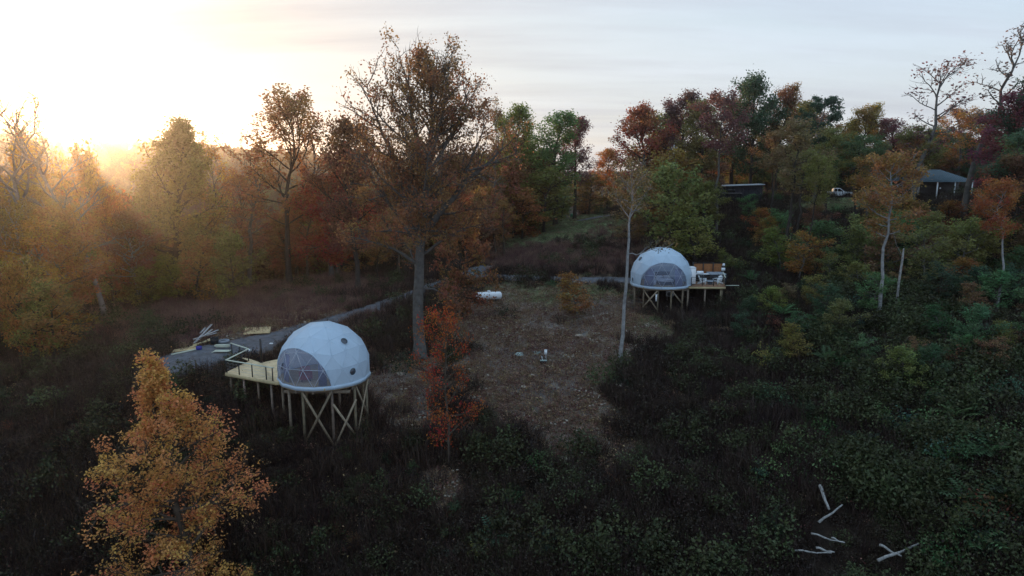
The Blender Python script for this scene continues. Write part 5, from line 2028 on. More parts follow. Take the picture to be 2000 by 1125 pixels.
for f in (.15, .55, .95):
    p = lerp(d2, c2, f)
    post(p[0], p[1] - .3, z2 - .26, deck2, .10)
fr = [(1350, 558.3), (1371.5, 558.5), (1393.5, 558.8), (1416, 559)]
fp = [onplane(*p, z2) for p in fr]
railing([fp[0][:2], fp[3][:2]], z2, deck2, .98, [tuple(p[:2]) for p in fp], M['black_metal'], .05)
rp = [lerp(fp[3], c2 - np.array((.05, .1, 0)), f) for f in (.33, .66)]
railing([fp[3][:2], (c2[0] - .05, c2[1] - .1)], z2, deck2, .98, [tuple(p[:2]) for p in rp], M['treated'], .09, post_m='post_timber', pw=.09)
mb = MB()
mb.beam(onplane(1417, 557.5, z2 + .03) + (0, 0, .0), onplane(1443.5, 557.5, z2 + .03), .14, .05)
tag(mb.build('plank', M['treated']), 'loose plank sticking out over the right edge of the terrace', 'plank')

# privacy screen
scn = empty('privacy_screen', (0, 0, 0))
tag(scn, 'orange brown slatted privacy screen with black posts behind the terrace', 'screen')
s0, s1 = onplane(1353, 543.6, z2), onplane(1411, 543.6, z2)
for k in range(4):
    p = lerp(s0, s1, k / 3)
    mb = MB()
    mb.box((p[0], p[1], z2 + .95), (.11, .11, 1.9 if k else 2.05))
    mb.build('post', M['black_metal'], scn)
for k in range(3):
    p, q = lerp(s0, s1, k / 3), lerp(s0, s1, (k + 1) / 3)
    mb = MB()
    d = unit(q - p)
    for j in range(12):
        z = z2 + .16 + j * .14
        mb.beam(p + d * .06 + (0, 0, z - z2), q - d * .06 + (0, 0, z - z2), .03, .128)
    pn = mb.build('slat_panel', M['screen_wood'], scn)
    pn['kind'] = 'stuff'
mb = MB()
mb.beam(s0 + (0, 0, 1.86), s1 + (0, 0, 1.86), .06, .06)
mb.build('top_rail', M['black_metal'], scn)

# grill cart with counter
gq = onplane(1368, 549.5, z2)
gr = empty('grill_cart', gq)
tag(gr, 'black grill cart with rounded silver lid before the slatted screen', 'grill')
mb = MB()
mb.box((0, 0, .44), (1.25, .6, .84))
mb.build('cabinet', M['black_plastic'], gr)
mb = MB()
n = 10
V = []
for sx in (-.38, .38):
    for i in range(n + 1):
        a = math.pi * i / n
        V.append((sx - .12, -.28 * math.cos(a), .93 + .30 * math.sin(a)))
Q = [(i, i + 1, n + 2 + i, n + 1 + i) for i in range(n)]
mb.add(V, Q, [(0, i, i + 1) for i in range(1, n)] + [(n + 1, n + 2 + i, n + 1 + i) for i in range(1, n)])
mb.build('lid', M['white_paint'], gr, smooth=False)
mb = MB()
mb.tube(np.array([(-.4, -.30, 1.05), (.16, -.30, 1.05)]), [.015, .015], 6)
mb.build('handle', M['steel'], gr)
mb = MB()
mb.box((.25, 0, .885), (1.75, .64, .04))
mb.build('counter', M['white_paint'], gr)
for k in range(4):
    mb = MB()
    mb.disc((-.45 + k * .22, -.335, .72), .03, 10, (0, -1, 0), .03)
    mb.build('knob', M['steel'], gr)

# hot tub
tq = onplane(1398, 548.5, z2)
tb = empty('hot_tub', tq)
tag(tb, 'square dark hot tub with grey cover behind the white chairs', 'hot tub')
mb = MB()
for k in range(12):
    mb.box((-.92 + k * .1673, -.93, .42), (.155, .04, .8))
    mb.box((-.92 + k * .1673, .93, .42), (.155, .04, .8))
    mb.box((-.94, -.92 + k * .1673, .42), (.04, .155, .8))
    mb.box((.94, -.92 + k * .1673, .42), (.04, .155, .8))
mb.box((0, 0, .40), (1.83, 1.83, .78))
mb.build('cabinet', M['tub_dark'], tb)
cvm = MB()
soft(cvm, (-.49, 0, .89), (.97, 1.98, .14))
soft(cvm, (.49, 0, .89), (.97, 1.98, .14))
cvm.build('cover', M['vinyl_grey'], tb, smooth=True)

# adirondack chairs


def adirondack(loc, rz, label):
    e = empty('adirondack_chair', loc, rz)
    tag(e, label, 'chair', 'white terrace chairs')
    for k in range(5):          # fan shaped back, leaning
        x = (k - 2) * .115
        mb = MB()
        tp = .98 - .05 * abs(k - 2) ** 1.5
        mb.beam((x, .12, .30), (x * 1.25, .45, tp), .105, .022)
        mb.build('back_slat', M['white_paint'], e)
    for k in range(5):
        y = -.36 + k * .115
        mb = MB()
        mb.box((0, y, .40 - k * .025), (.56, .10, .024))
        mb.build('seat_slat', M['white_paint'], e)
    for sx in (-1, 1):
        mb = MB()
        mb.box((sx * .36, -.06, .60), (.15, .74, .026))
        mb.build('armrest', M['white_paint'], e)
        mb = MB()
        mb.box((sx * .33, -.36, .293), (.09, .10, .585))
        mb.build('leg', M['white_paint'], e)
        mb = MB()
        mb.beam((sx * .285, -.40, .36), (sx * .285, .52, .06), .03, .13)
        mb.build('leg', M['white_paint'], e)
        mb = MB()
        mb.beam((sx * .33, .22, .30), (sx * .33, .22, .58), .05, .08)
        mb.build('arm_support', M['white_paint'], e)
    return e


adirondack(onplane(1371.5, 554.5, z2), RAD(68), 'white slatted chair left of the round table on the terrace')
adirondack(onplane(1402, 554.5, z2), RAD(-62), 'white slatted chair in front of the hot tub on the terrace')
fq = onplane(1386.5, 555.0, z2)
ft = empty('fire_table', fq)
tag(ft, 'low round grey table between the two white chairs', 'table')
MB().lathe([(0.0, .40), (.42, .40), (.46, .36), (.46, .32), (0, .32)], 20).build('table_top', M['vinyl_grey'], ft, smooth=False)
MB().lathe([(.0, .318), (.30, .318), (.26, .05), (.36, .0), (0, 0)], 20).build('pedestal', M['tub_dark'], ft, smooth=False)
# black stand with white boxes
lq = onplane(1411.5, 546.5, z2)
st = empty('lamp_stand', lq)
tag(st, 'tall black stand with two white boxes at the terrace corner', 'stand')
mb = MB()
mb.box((0, 0, .55), (.10, .10, 1.08))
mb.box((0, 0, .02), (.4, .4, .04))
mb.box((0, .12, 1.3), (.34, .14, .75))
mb.build('pole', M['black_metal'], st)
mb = MB()
mb.box((.0, -.02, 1.27), (.42, .12, .34))
mb.build('white_box', M['white_paint'], st)
mb = MB()
mb.box((.02, -.02, 1.80), (.26, .14, .28))
mb.box((.02, -.02, 1.955), (.18, .12, .03))
mb.build('white_box', M['white_paint'], st)
# broom leaning on the rail
p = onplane(1404, 556.5, z2)
q = onplane(1409.5, 551, z2) + (0, 0, 1.0)
mb = MB()
mb.tube(np.array([p + (0, 0, .12), q]), [.022, .02], 6)
mb.beam(p + (-.14, 0, .06), p + (.14, 0, .06), .06, .12)
tag(mb.build('broom', M['new_timber']), 'pale broom leaning beside the right chair on the terrace', 'broom')

# bed in the far dome
bd = empty('bed', D2 + (.35, -.5, 0), RAD(4))
tag(bd, 'white made bed seen through the far dome window', 'bed')
mb = MB()
mb.box((0, 0, .2), (1.7, 2.0, .28))
mb.build('bed_frame', M['tub_dark'], bd)
soft(MB(), (0, -.02, .48), (1.68, 1.98, .30)).build('mattress', M['linen'], bd, smooth=True)
mb = MB()
mb.box((0, 1.04, .65), (1.75, .08, 1.2))
mb.build('headboard', M['tub_dark'], bd)
for sx in (-.42, .42):
    soft(MB(), (sx, .72, .72), (.7, .4, .22)).build('pillow', M['linen'], bd, smooth=True)
soft(MB(), (.86, -.3, .42), (.08, 1.2, .42)).build('throw', M['tub_dark'], bd, smooth=True)
st_ = empty('armchair', D2 + (-1.25, -1.6, 0), RAD(-25))
tag(st_, 'pale round armchair left of the bed in the far dome', 'armchair')
soft(MB(), (0, 0, .3), (.7, .7, .4)).build('seat', M['linen'], st_, smooth=True)
soft(MB(), (0, .28, .58), (.7, .18, .5)).build('backrest', M['linen'], st_, smooth=True)
curtain(D2, RAD(-4), -46, -24, 'grey curtain at the left side of the far dome window')
curtain(D2, RAD(-4), 24, 46, 'grey curtain at the right side of the far dome window')

# air conditioner and meter box under the far dome
p = gpt(1308, 78.3)
ac = empty('air_conditioner', (p[0], p[1], z2 - 1.62))
tag(ac, 'white outdoor air conditioner unit under the far dome floor', 'air conditioner')
mb = MB()
mb.box((0, 0, .3), (.85, .34, .6))
mb.build('case', M['white_plastic'], ac)
mb = MB()
mb.disc((-.1, -.178, .3), .25, 24, (0, -1, 0), .012)
fg_ = mb.build('fan_grille', M['black_plastic'], ac)
for rad_ in (.08, .14, .20, .25):
    mb = MB()
    mb.tube(np.array([(-.1 + rad_ * math.cos(a), -.186, .3 + rad_ * math.sin(a)) for a in np.linspace(0, 6.2832, 21)]), [.006] * 21, 4)
    mb.build('grille_ring', M['white_plastic'], fg_)
for sx in (-.3, .3):
    mb = MB()
    mb.beam((sx, 0, -1.2), (sx, 0, -.0), .05, .05)
    mb.build('bracket', M['steel'], ac)
p = PQ[-17]
mb = MB()
mb.box((p[0] - .2, p[1] - .14, z2 - 1.15), (.16, .12, .75))
mb.box((p[0] - .2, p[1] - .14, z2 - .755), (.2, .15, .04))
mb.box((p[0] - .2, p[1] - .205, z2 - 1.0), (.10, .02, .2))
tag(mb.build('meter_box', M['white_plastic']), 'narrow white meter box on a post under the far dome', 'meter box')

# ------------------------------------------------------------------ gas tank, pump box, lids
gp = groundpix(955, 590)
tk = empty('gas_tank', (gp[0], gp[1], gp[2]), RAD(10))
tag(tk, 'white horizontal gas tank lying beside the lane above the clearing', 'gas tank')
prof = []
L_, r_ = 2.55, .45
for i in range(7):
    a = math.pi / 2 * i / 6
    prof.append((r_ * math.sin(a) + .001, -L_ / 2 - .30 * math.cos(a) + .0))
for i in range(7):
    a = math.pi / 2 * (1 - i / 6)
    prof.append((r_ * math.sin(a) + .001, L_ / 2 + .30 * math.cos(a)))
mb = MB().lathe(prof, 24)
V = np.vstack(mb.V)
V = np.stack([V[:, 2], V[:, 1], -V[:, 0]], 1) + np.array((0, 0, .72))
mb.V = [V]
mb.build('vessel', M['white_paint'], tk, smooth=True)
mb = MB().lathe([(.20, 1.12), (.20, 1.28), (.17, 1.33), (.0, 1.34)], 18)
mb.build('valve_hood', M['white_paint'], tk)
for sx in (-.8, .8):
    mb = MB()
    mb.box((sx, 0, .12), (.12, .75, .42))
    mb.build('leg', M['black_metal'], tk)
for sx in (-.95, .95):
    mb = MB()
    mb.tube(np.array([(sx, 0, 1.15), (sx, 0, 1.21), (sx + .12, 0, 1.21), (sx + .12, 0, 1.15)]), [.015] * 4, 6)
    mb.build('lifting_eye', M['steel'], tk)

pp = groundpix(1060, 708)
pb_ = empty('pump_box', pp, 0)
tag(pb_, 'small white and black pump control box with post on the clearing', 'pump box')
mb = MB()
mb.box((.30, 0, .45), (.09, .09, 1.1))
mb.build('post', M['grey_wood'], pb_)
mb = MB()
mb.box((.27, -.10, 1.0), (.26, .16, .42))
mb.box((.27, -.10, 1.22), (.30, .20, .03))
mb.build('control_box', M['white_plastic'], pb_)
mb = MB()
mb.tube(np.array([(-.15, .1, -.1), (-.15, .1, .55), (-.05, .1, .62), (.05, .05, .45)]), [.05] * 4, 8)
mb.tube(np.array([(.08, -.05, -.1), (.1, -.05, .5)]), [.045] * 2, 8)
mb.build('pipe', M['black_plastic'], pb_)
mb = MB()
mb.tube(np.array([(-.02, -.12, .1), (-.1, -.12, .62)]), [.03] * 2, 8)
mb.build('white_pipe', M['white_plastic'], pb_)
mb = MB()
mb.box((.05, -.32, .12), (.62, .34, .24))
mb.build('valve_box', M['black_plastic'], pb_)
mb = MB()
mb.box((.05, -.32, .26), (.66, .38, .04))
mb.build('lid', M['pvc_lid'], pb_)
for px, py, s, lb in ((1049, 692, .36, 'pale green round lid just behind the pump box'), (1014, 694, .42, 'pale green round lid lying left of the pump box')):
    p = groundpix(px, py)
    mb = MB().lathe([(0, .12), (s * .4, .13), (s * .86, .10), (s, .06), (s * 1.02, -.1)], 20)
    for k in range(6):
        a = k * math.pi / 3
        mb.box((s * .55 * math.cos(a), s * .55 * math.sin(a), .125), (.3 * s, .03, .03), a)
    tag(mb.build('tank_lid', M['pvc_lid'], None, p), lb, 'lid', 'round tank lids on the clearing')

# ------------------------------------------------------------------ lumber by the lane
p = groundpix(503, 651)
pw = empty('plywood_sheet', p + (0, 0, .22), RAD(14))
pw.rotation_euler[0] = RAD(9)
tag(pw, 'tan plywood sheet lying flat at the edge of the gravel lane', 'plywood sheet')
mb = MB()
k = 12
V = [(-1.22 + 2.44 * i / k, y, .03 + .035 * math.sin(i / k * math.pi) + dz_) for i in range(k + 1) for y in (-.85, .85) for dz_ in (0, .02)]
Q = []
for i in range(k):
    b0, b1 = i * 4, (i + 1) * 4
    Q += [(b0 + 1, b1 + 1, b1 + 3, b0 + 3), (b0, b0 + 2, b1 + 2, b1), (b0, b1, b1 + 1, b0 + 1), (b0 + 2, b0 + 3, b1 + 3, b1 + 2)]
Q += [(0, 1, 3, 2), (k * 4, k * 4 + 2, k * 4 + 3, k * 4 + 1)]
mb.add(V, Q)
mb.build('sheet', M['ply'], pw)


def lumber(a, b_, h0, h1, wd, ht, m_, label, group=None, name='plank'):
    p, q = groundpix(*a), groundpix(*b_)
    p[2] += .06 + h0 + ht / 2
    q[2] += .06 + h1 + ht / 2
    c = (p + q) / 2
    mb_ = MB()
    mb_.beam(p - c, q - c, wd, ht)
    tag(mb_.build(name, M[m_], None, c), label, 'plank', group)


GL = 'grey boards of the heap beside the lane'
lumber((380, 676), (414, 646), .12, .55, .20, .05, 'grey_wood', 'grey board leaning highest on the scrap heap', GL)
lumber((383, 674), (415, 654), .08, .40, .18, .05, 'grey_wood', 'grey board just under the highest one on the scrap heap', GL)
lumber((388, 668), (427, 656), .30, .45, .2, .05, 'grey_wood', 'long grey board on top of the black bin', GL)
lumber((378, 671), (424, 660), .20, .30, .22, .05, 'grey_wood', 'lowest grey board lying across the scrap heap', GL)
lumber((392, 660), (402, 652), .35, .5, .15, .05, 'grey_wood', 'short grey board end crossing the scrap heap', GL)
GY_ = 'yellow new boards beside the lane'
lumber((372, 682), (413, 668), .05, .18, .30, .05, 'new_timber', 'broad yellow board right beside the black bin', GY_)
lumber((378, 680), (415, 672), .11, .22, .28, .05, 'new_timber', 'yellow board stacked over the broad one', GY_)
lumber((338, 689), (388, 682), .02, .02, 1.0, .03, 'ply', 'wide yellow sheet lying along the lane edge', GY_)
lumber((335, 698), (387, 687), .02, .02, .2, .09, 'treated', 'long greenish beam lying on the gravel lane', GY_)
p = groundpix(420, 675)
bn_ = empty('black_bin', p + (0, 0, .05), RAD(8))
tag(bn_, 'square black bin beside the pile of boards', 'bin')
mb = MB()
for sx in (-1, 1):
    mb.box((sx * .29, 0, .31), (.03, .56, .62))
    mb.box((0, sx * .265, .31), (.55, .03, .62))
mb.box((0, 0, .02), (.55, .5, .03))
mb.build('body', M['black_plastic'], bn_)
mb = MB()
for sx in (-1, 1):
    mb.box((sx * .315, 0, .615), (.03, .66, .05))
    mb.box((0, sx * .30, .615), (.6, .03, .05))
mb.build('rim', M['black_plastic'], bn_)
p = groundpix(389, 686)
bb = empty('blue_case', p + (0, 0, .06), RAD(20))
tag(bb, 'small deep blue tool case on the yellow boards', 'case')
mb = MB()
soft(mb, (0, 0, .17), (.48, .26, .32))
mb.build('body', M['blue_case'], bb, smooth=True)
mb = MB()
mb.tube(np.array([(-.1, 0, .32), (-.09, 0, .39), (.09, 0, .39), (.1, 0, .32)]), [.015] * 4, 6)
mb.build('handle', M['black_plastic'], bb)
p = groundpix(437, 671)
tag(MB().lathe([(.38, .02), (.52, .0), (.55, .10), (.52, .2), (.38, .22), (.34, .11), (.38, .02)], 20).build('coiled_pipe', M['vinyl_grey'], None, p + (0, 0, .05), True), 'grey coil of pipe lying on the lane by the bin', 'pipe coil')
for a, b_, wd, ht, h_, lb in (((421, 683), (448, 684), .34, .26, 0, 'bundle of pale green boards at the lane edge behind the deck'), ((419, 690), (450, 692), .6, .08, 0, 'flat pale green board pile next to the gangway'), ((413, 695), (424, 692), .1, .05, 0, 'short offcut lying left of the green boards')):
    p, q = groundpix(*a), groundpix(*b_)
    e = empty('board_stack' if wd > .2 else 'offcut', (p + q) / 2 + (0, 0, .12), math.atan2(q[1] - p[1], q[0] - p[0]))
    tag(e, lb, 'board stack' if wd > .2 else 'offcut')
    L_ = np.linalg.norm(q - p)
    nrow = max(1, int(wd / .1))
    for i in range(nrow):
        for j in range(max(1, int(ht / .045))):
            mb = MB()
            mb.box((random.uniform(-.06, .06), -wd / 2 + (i + .5) * wd / nrow, .022 + j * .045), (L_ * random.uniform(.92, 1.02), wd / nrow - .008, .04))
            mb.build('board', M['treated'], e)
for px, py, s, lb in ((485, 687, .38, 'white bag lying behind the near deck'), (530, 675, .22, 'small white scrap left of the nearer dome')):
    p = groundpix(px, py)
    tag(soft(MB(), (0, 0, s * .25), (s * 1.4, s, s * .5)).build('white_bag', M['white_plastic'], None, p, True), lb, 'bag')
p = groundpix(688, 627)
bk = empty('bucket', p + (0, 0, .03))
tag(bk, 'white bucket standing by the lane behind the nearer dome', 'bucket')
MB().lathe([(0, .0), (.14, .0), (.17, .36), (.155, .36), (.13, .03), (0, .03)], 18).build('body', M['white_plastic'], bk, smooth=False)
mb = MB()
mb.tube(np.array([(.165 * math.cos(a), .02, .33 + .16 * math.sin(a)) for a in np.linspace(0, math.pi, 9)]), [.006] * 9, 4)
mb.build('handle', M['steel'], bk)
p, q = groundpix(527, 817), groundpix(544, 805)
lumber((526, 819), (545, 805), .05, .3, .14, .04, 'new_timber', 'single plank dropped on the slope below the near deck')

# ------------------------------------------------------------------ poles, shed, house, pickup
p = gpt(1311, 112)
up = empty('utility_pole', p)
tag(up, 'tall grey utility pole with transformer among the olive trees', 'utility pole')
hp = at(1311, 283, 112)[2] - p[2]
mb = MB()
mb.tube(np.array([(0, 0, -.5), (0, 0, hp)]), [.17, .12], 10)
mb.build('shaft', M['grey_wood'], up)
mb = MB().lathe([(0, hp - 2.6), (.24, hp - 2.6), (.26, hp - 2.3), (.26, hp - 1.8), (.2, hp - 1.68), (0, hp - 1.66)], 14, (-.42, -.05, 0))
mb.build('transformer', M['vinyl_grey'], up)
mb = MB()
mb.beam((-.5, -.15, hp - .5), (.5, -.15, hp - .5), .09, .11)
mb.build('cross_arm', M['grey_wood'], up)
for sx in (-.42, 0, .42):
    mb = MB()
    mb.lathe([(0, .0), (.05, .0), (.03, .08), (.06, .1), (.0, .16)], 8, (sx, -.15, hp - .44))
    mb.build('insulator', M['white_plastic'], up)
p = gpt(1314.5, 108)
p2_ = empty('service_pole', p)
tag(p2_, 'shorter pale service pole right of the utility pole', 'utility pole')
hp2 = at(1314, 306, 108)[2] - p[2]
mb = MB()
mb.tube(np.array([(0, 0, -.4), (0, 0, hp2)]), [.12, .10], 8)
mb.build('shaft', M['grey_wood'], p2_)
mb = MB()
mb.box((.28, -.02, hp2 - 2.5), (.26, .2, 1.0))
mb.build('meter_cabinet', M['white_plastic'], p2_)
mb = MB()
mb.tube(np.array([(-.13, -.06, 0), (-.13, -.06, hp2 - .3)]), [.045, .045], 6)
mb.build('conduit', M['new_timber'], p2_)

p = gpt(1440, 121)
shd = empty('shed', p, RAD(-7))
tag(shd, 'dark charcoal shed with a sloping flat roof in the trees', 'shed')
Wd, Dp = 7.4, 4.0
for j in range(24):
    mb = MB()
    mb.box((-Wd / 2 + (j + .5) * Wd / 24, -Dp / 2, 1.25 + .12 * j / 24), (Wd / 24 - .03, .05, 2.9 + .24 * j / 24))
    mb.build('siding_board', M['dark_siding'], shd)
mb = MB()
mb.box((0, .05, 1.2), (Wd - .08, Dp - .06, 2.8))
mb.build('wall', M['dark_siding'], shd)
mb = MB()
mb.add([(-Wd / 2 - .3, -Dp / 2 - .45, 2.62), (Wd / 2 + .3, -Dp / 2 - .45, 2.95), (Wd / 2 + .3, Dp / 2 + .4, 2.98), (-Wd / 2 - .3, Dp / 2 + .4, 2.65), (-Wd / 2 - .3, -Dp / 2 - .45, 2.76), (Wd / 2 + .3, -Dp / 2 - .45, 3.09), (Wd / 2 + .3, Dp / 2 + .4, 3.12), (-Wd / 2 - .3, Dp / 2 + .4, 2.79)],
       [(3, 2, 1, 0), (4, 5, 6, 7), (0, 1, 5, 4), (1, 2, 6, 5), (2, 3, 7, 6), (3, 0, 4, 7)])
mb.build('roof', M['roof_pale'], shd)
mb = MB()
mb.box((-1.4, -Dp / 2 - .3, 1.55), (3.2, .5, .06))
mb.build('shelf', M['grey_wood'], shd)
mb = MB()
mb.box((-1.8, -Dp / 2 - .035, 2.05), (1.8, .03, .75))
mb.build('window', M['glass_dark'], shd)
mb = MB()
mb.box((1.9, -Dp / 2 - .035, 1.1), (1.0, .03, 2.1))
mb.build('door', M['dark_siding'], shd)

# house: low hipped roof, one corner towards the camera, porch at the right
hc = at(1832, 354, 118)
hg = gpt(1832, 118)[2]
hs = empty('house', (hc[0], hc[1], hg), RAD(-75))
tag(hs, 'low house with blue grey hipped metal roof half hidden by trees', 'house')
he = max(2.5, hc[2] - hg)
Lh, Wh = 11.0, 8.0       # local -x runs to the left, +y runs back
mb = MB()
mb.box((-Lh / 2 - 1.2, Wh / 2 + .2, he / 2 - .4), (Lh - 2.4 - 1.2, Wh - 1.2, he + .76))
mb.build('wall', M['house_wall'], hs)
e_ = .0
rz_ = 1.95
V = [(0, 0, he), (-Lh, 0, he), (-Lh, Wh, he), (0, Wh, he), (-Wh / 2 + .4, Wh / 2, he + rz_), (-Lh + Wh / 2 - .4, Wh / 2, he + rz_)]
V2 = [(x, y, z - .14) for x, y, z in V[:4]]
mb = MB()
mb.add(V + V2, [(0, 4, 5, 1), (3, 2, 5, 4), (0, 1, 7, 6), (1, 2, 8, 7), (2, 3, 9, 8), (3, 0, 6, 9), (9, 8, 7, 6)], [(0, 3, 4), (2, 1, 5)])
rf = mb.build('roof', M['roof_metal'], hs)
mb = MB()                # standing seams
sl = (Wh / 2)
for i in range(1, 26):
    x = -Lh * i / 26
    f = min(1.0, min(-x, Lh + x) / (Wh / 2 - .4))
    mb.beam((x, .02, he + .02), (x, Wh / 2 * f, he + rz_ * f + .02), .035, .04)
for i in range(1, 16):
    y = Wh * i / 16
    f = min(y, Wh - y) / (Wh / 2)
    mb.beam((-.02, y, he + .02), (-(Wh / 2 - .4) * f, y, he + rz_ * f + .02), .035, .04)
sm = mb.build('roof_seams', M['roof_metal'], rf)
sm['kind'] = 'stuff'
for x, y in ((-.25, .25), (-.25, Wh / 2), (-.25, Wh - .25), (-4.2, .25)):
    mb = MB()
    mb.box((x, y, he / 2 - .3), (.14, .14, he + .4))
    mb.build('porch_post', M['white_paint'], hs)
for x in (-3.4, -7.0, -9.5):
    mb = MB()
    mb.box((x - 1.6, .75, he * .55), (1.1, .08, 1.15))
    wn = mb.build('window', M['glass_dark'], hs)
    for a_, s_ in (((x - 1.6, .70, he * .55 + .62), (1.3, .1, .08)), ((x - 1.6, .70, he * .55 - .62), (1.3, .1, .08)), ((x - 2.21, .70, he * .55), (.08, .1, 1.16)), ((x - .99, .70, he * .55), (.08, .1, 1.16))):
        mb = MB()
        mb.box(a_, s_)
        mb.build('frame', M['white_paint'], wn)
mb = MB()
mb.box((-1.1, Wh / 2, -.08), (2.2, Wh, .2))
mb.build('porch_floor', M['grey_wood'], hs)
mb = MB()
mb.lathe([(0, -.16), (.1, -.12), (.14, 0), (.1, .12), (0, .16)], 12, (-.9, 1.6, he * .62))
mb.build('porch_lamp', M['white_plastic'], hs)
mb = MB()
mb.box((-1.0, 2.6, .33), (.6, 1.3, .62))
tag(mb.build('porch_chest', M['white_plastic'], None, (hc[0], hc[1], hg)), 'white chest standing on the dark house porch', 'chest')
bpy.data.objects['porch_chest'].rotation_euler = (0, 0, RAD(-75))

# white pickup
p = gpt(1633, 130)
pk = empty('pickup_truck', p + (0, 0, .02), RAD(-16))
tag(pk, 'white pickup truck parked on the grass before the woods', 'pickup')


def prof_body(poly, w_, m_, name, parent, round_=.05, inset=0.0):
    bm = bmesh.new()
    n = len(poly)
    L0 = [bm.verts.new((x, -w_ / 2, z)) for x, z in poly]
    L1 = [bm.verts.new((x, w_ / 2, z)) for x, z in poly]
    bm.faces.new(L0)
    bm.faces.new(L1[::-1])
    for i in range(n):
        j = (i + 1) % n
        bm.faces.new((L0[j], L0[i], L1[i], L1[j]))
    bmesh.ops.recalc_face_normals(bm, faces=bm.faces[:])
    if round_:
        bmesh.ops.bevel(bm, geom=[e for e in bm.edges], offset=round_, segments=2, affect='EDGES', clamp_overlap=True)
    me = bpy.data.meshes.new(name)
    bm.to_mesh(me)
    bm.free()
    me.materials.append(m_)
    return obj(name, me, parent)


arch = lambda cx, r_, n=8: [(cx - r_ * math.cos(math.pi * i / n) * -1 * -1, .38 + r_ * math.sin(math.pi * i / n)) for i in range(n + 1)]
low = [(-2.75, .48)] + [(-1.65 - .47 * math.cos(math.pi * i / 8), .42 + .47 * math.sin(math.pi * i / 8)) for i in range(9)] + [(1.75 - .47 * math.cos(math.pi * i / 8), .42 + .47 * math.sin(math.pi * i / 8)) for i in range(9)] + [(2.75, .45), (2.8, .85), (2.65, 1.08), (1.35, 1.18), (-2.75, 1.16)]
prof_body(low, 1.9, M['white_paint'], 'body', pk, .03)
cab = [(-.75, 1.15), (-.68, 1.80), (.45, 1.84), (1.35, 1.16)]
prof_body(cab, 1.72, M['white_paint'], 'cab', pk, .06)
for y in (-.872, .872):
    for q in ([(-.55, 1.22), (-.52, 1.70), (-.02, 1.73), (-.02, 1.22)], [(.06, 1.22), (.06, 1.73), (.42, 1.73), (1.05, 1.22)]):
        bm = bmesh.new()
        vs = [bm.verts.new((x, y, z)) for x, z in q] + [bm.verts.new((x, y * .97, z)) for x, z in q]
        bm.faces.new(vs[:4])
        bm.faces.new(vs[4:][::-1])
        for i in range(4):
            j = (i + 1) % 4
            bm.faces.new((vs[i], vs[4 + i], vs[4 + j], vs[j]))
        bmesh.ops.recalc_face_normals(bm, faces=bm.faces[:])
        me = bpy.data.meshes.new('side_window')
        bm.to_mesh(me)
        bm.free()
        me.materials.append(M['glass_dark'])
        obj('side_window', me, pk)
mb = MB()
mb.beam((.56, 0, 1.765), (1.28, 0, 1.24), 1.5, .02)
mb.build('windscreen', M['glass_dark'], pk)
for x in (-1.65, 1.75):
    for y in (-.86, .86):
        mb = MB()
        mb.tube(np.array([(x, y - .12, .38), (x, y + .12, .38)]), [.38, .38], 20)
        wh = mb.build('wheel', M['rubber'], pk)
        mb = MB()
        sg = -1 if y < 0 else 1
        mb.tube(np.array([(x, y + sg * .10, .38), (x, y + sg * .135, .38)]), [.23, .20], 16)
        mb.build('rim', M['steel'], wh)
for y in (-.7, .7):
    mb = MB()
    mb.box((2.77, y, .88), (.06, .32, .16))
    mb.build('headlight', M['lamp_off'], pk)
    mb = MB()
    mb.box((-2.76, y, .95), (.04, .18, .3))
    mb.build('tail_light', M['red_cloth'], pk)
mb = MB()
mb.box((2.82, 0, .58), (.1, 1.8, .18))
mb.build('bumper', M['steel'], pk)

# green box by the field
p = gpt(1120, 145)
gb = empty('green_container', p, RAD(6))
tag(gb, 'small green container standing at the far edge of the mown field', 'container')
mb = MB()
mb.box((0, 0, .33), (1.25, .7, .66))
mb.build('body', M['green_box'], gb)
mb = MB()
soft(mb, (0, 0, .70), (1.35, .8, .16))
mb.build('lid', M['green_box'], gb, smooth=True)

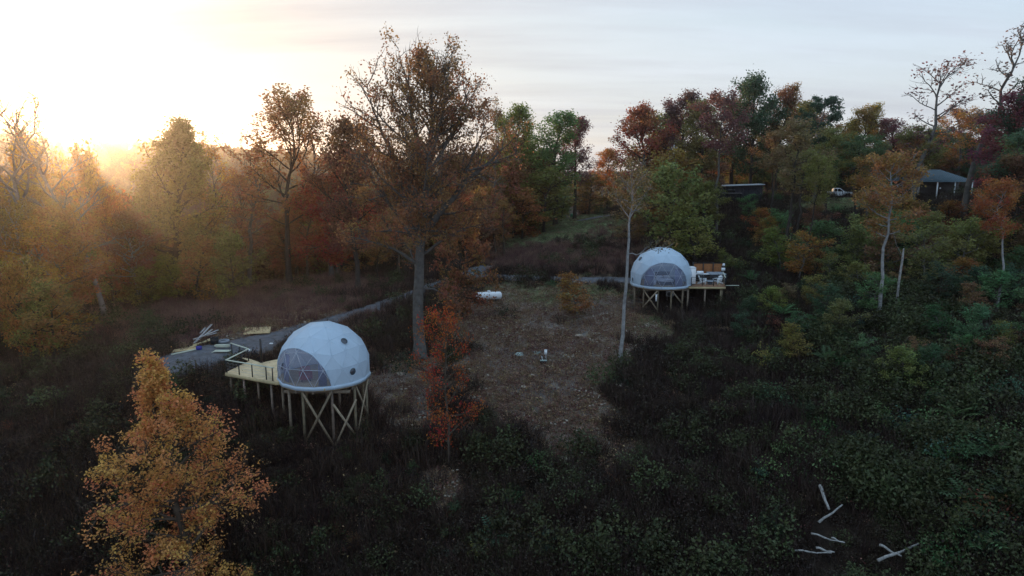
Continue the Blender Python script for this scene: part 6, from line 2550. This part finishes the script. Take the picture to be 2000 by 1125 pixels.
# dead snag leaning post at the right slope
p = gpt(1748, 66)
hsn = at(1752, 485, 66)[2] - p[2]
mb = MB()
mb.tube(np.array([(0, 0, -.2), (.05, 0, hsn * .5), (.18, 0, hsn * .85), (.2, 0, hsn)]), [.13, .11, .10, .06], 8)
mb.tube(np.array([(.18, 0, hsn * .88), (-.5, .1, hsn * 1.05), (-1.0, .1, hsn * 1.28)]), [.03, .022, .012], 5)
sn = mb.build('dead_trunk', M['dead_wood'], None, p, True)
tag(sn, 'broken pale dead trunk beside the pale straight tree', 'dead tree')

# ------------------------------------------------------------------ look-alikes told apart by their place
bpy.context.view_layer.update()
ORD = ['leftmost', 'second from left', 'third from left', 'fourth from left', 'fifth from left', 'sixth from left', 'seventh from left', 'eighth from left', 'ninth from left', 'tenth from left', 'eleventh from left', 'twelfth from left', 'thirteenth from left', 'fourteenth from left', 'fifteenth from left', 'sixteenth from left']
byl = {}
for o in list(C.objects):
    if o.parent is None and o.get('label') and o.get('group'):
        byl.setdefault((o['label'], o['group']), []).append(o)
for (lb, gp_), lst in byl.items():
    if len(lst) < 2:
        continue
    lst.sort(key=lambda o: float(project(o.location.x, o.location.y, o.location.z)[0]))
    for i, o in enumerate(lst):
        o['label'] = lb + ', ' + ('rightmost' if i == len(lst) - 1 else ORD[min(i, len(ORD) - 1)])

# ------------------------------------------------------------------ haze
bm = bmesh.new()
bmesh.ops.create_cube(bm, size=1)
me = bpy.data.meshes.new('haze')
bm.to_mesh(me)
bm.free()
hzo = obj('haze', me)
zlo, zhi = float(GZ.min()) - 1.0, max(float(GZ.max()) + 21.0, CZ + 27)
hzo.scale = (3100, 2100, zhi - zlo)
hzo.location = (0, 600, (zlo + zhi) / 2)
tag(hzo, 'thin warm morning haze lying over the valley', 'haze', kind='stuff')
m = bpy.data.materials.new('haze')
m.use_nodes = True
t = NT(m.node_tree)
t.n.clear()
pv = t.new('ShaderNodeVolumePrincipled')
pv.inputs['Color'].default_value = (.92, .90, .90, 1)
pv.inputs['Density'].default_value = 0.00021
pv.inputs['Anisotropy'].default_value = 0.88
ou = t.new('ShaderNodeOutputMaterial')
t.l.new(pv.outputs[0], ou.inputs['Volume'])
me.materials.append(m)
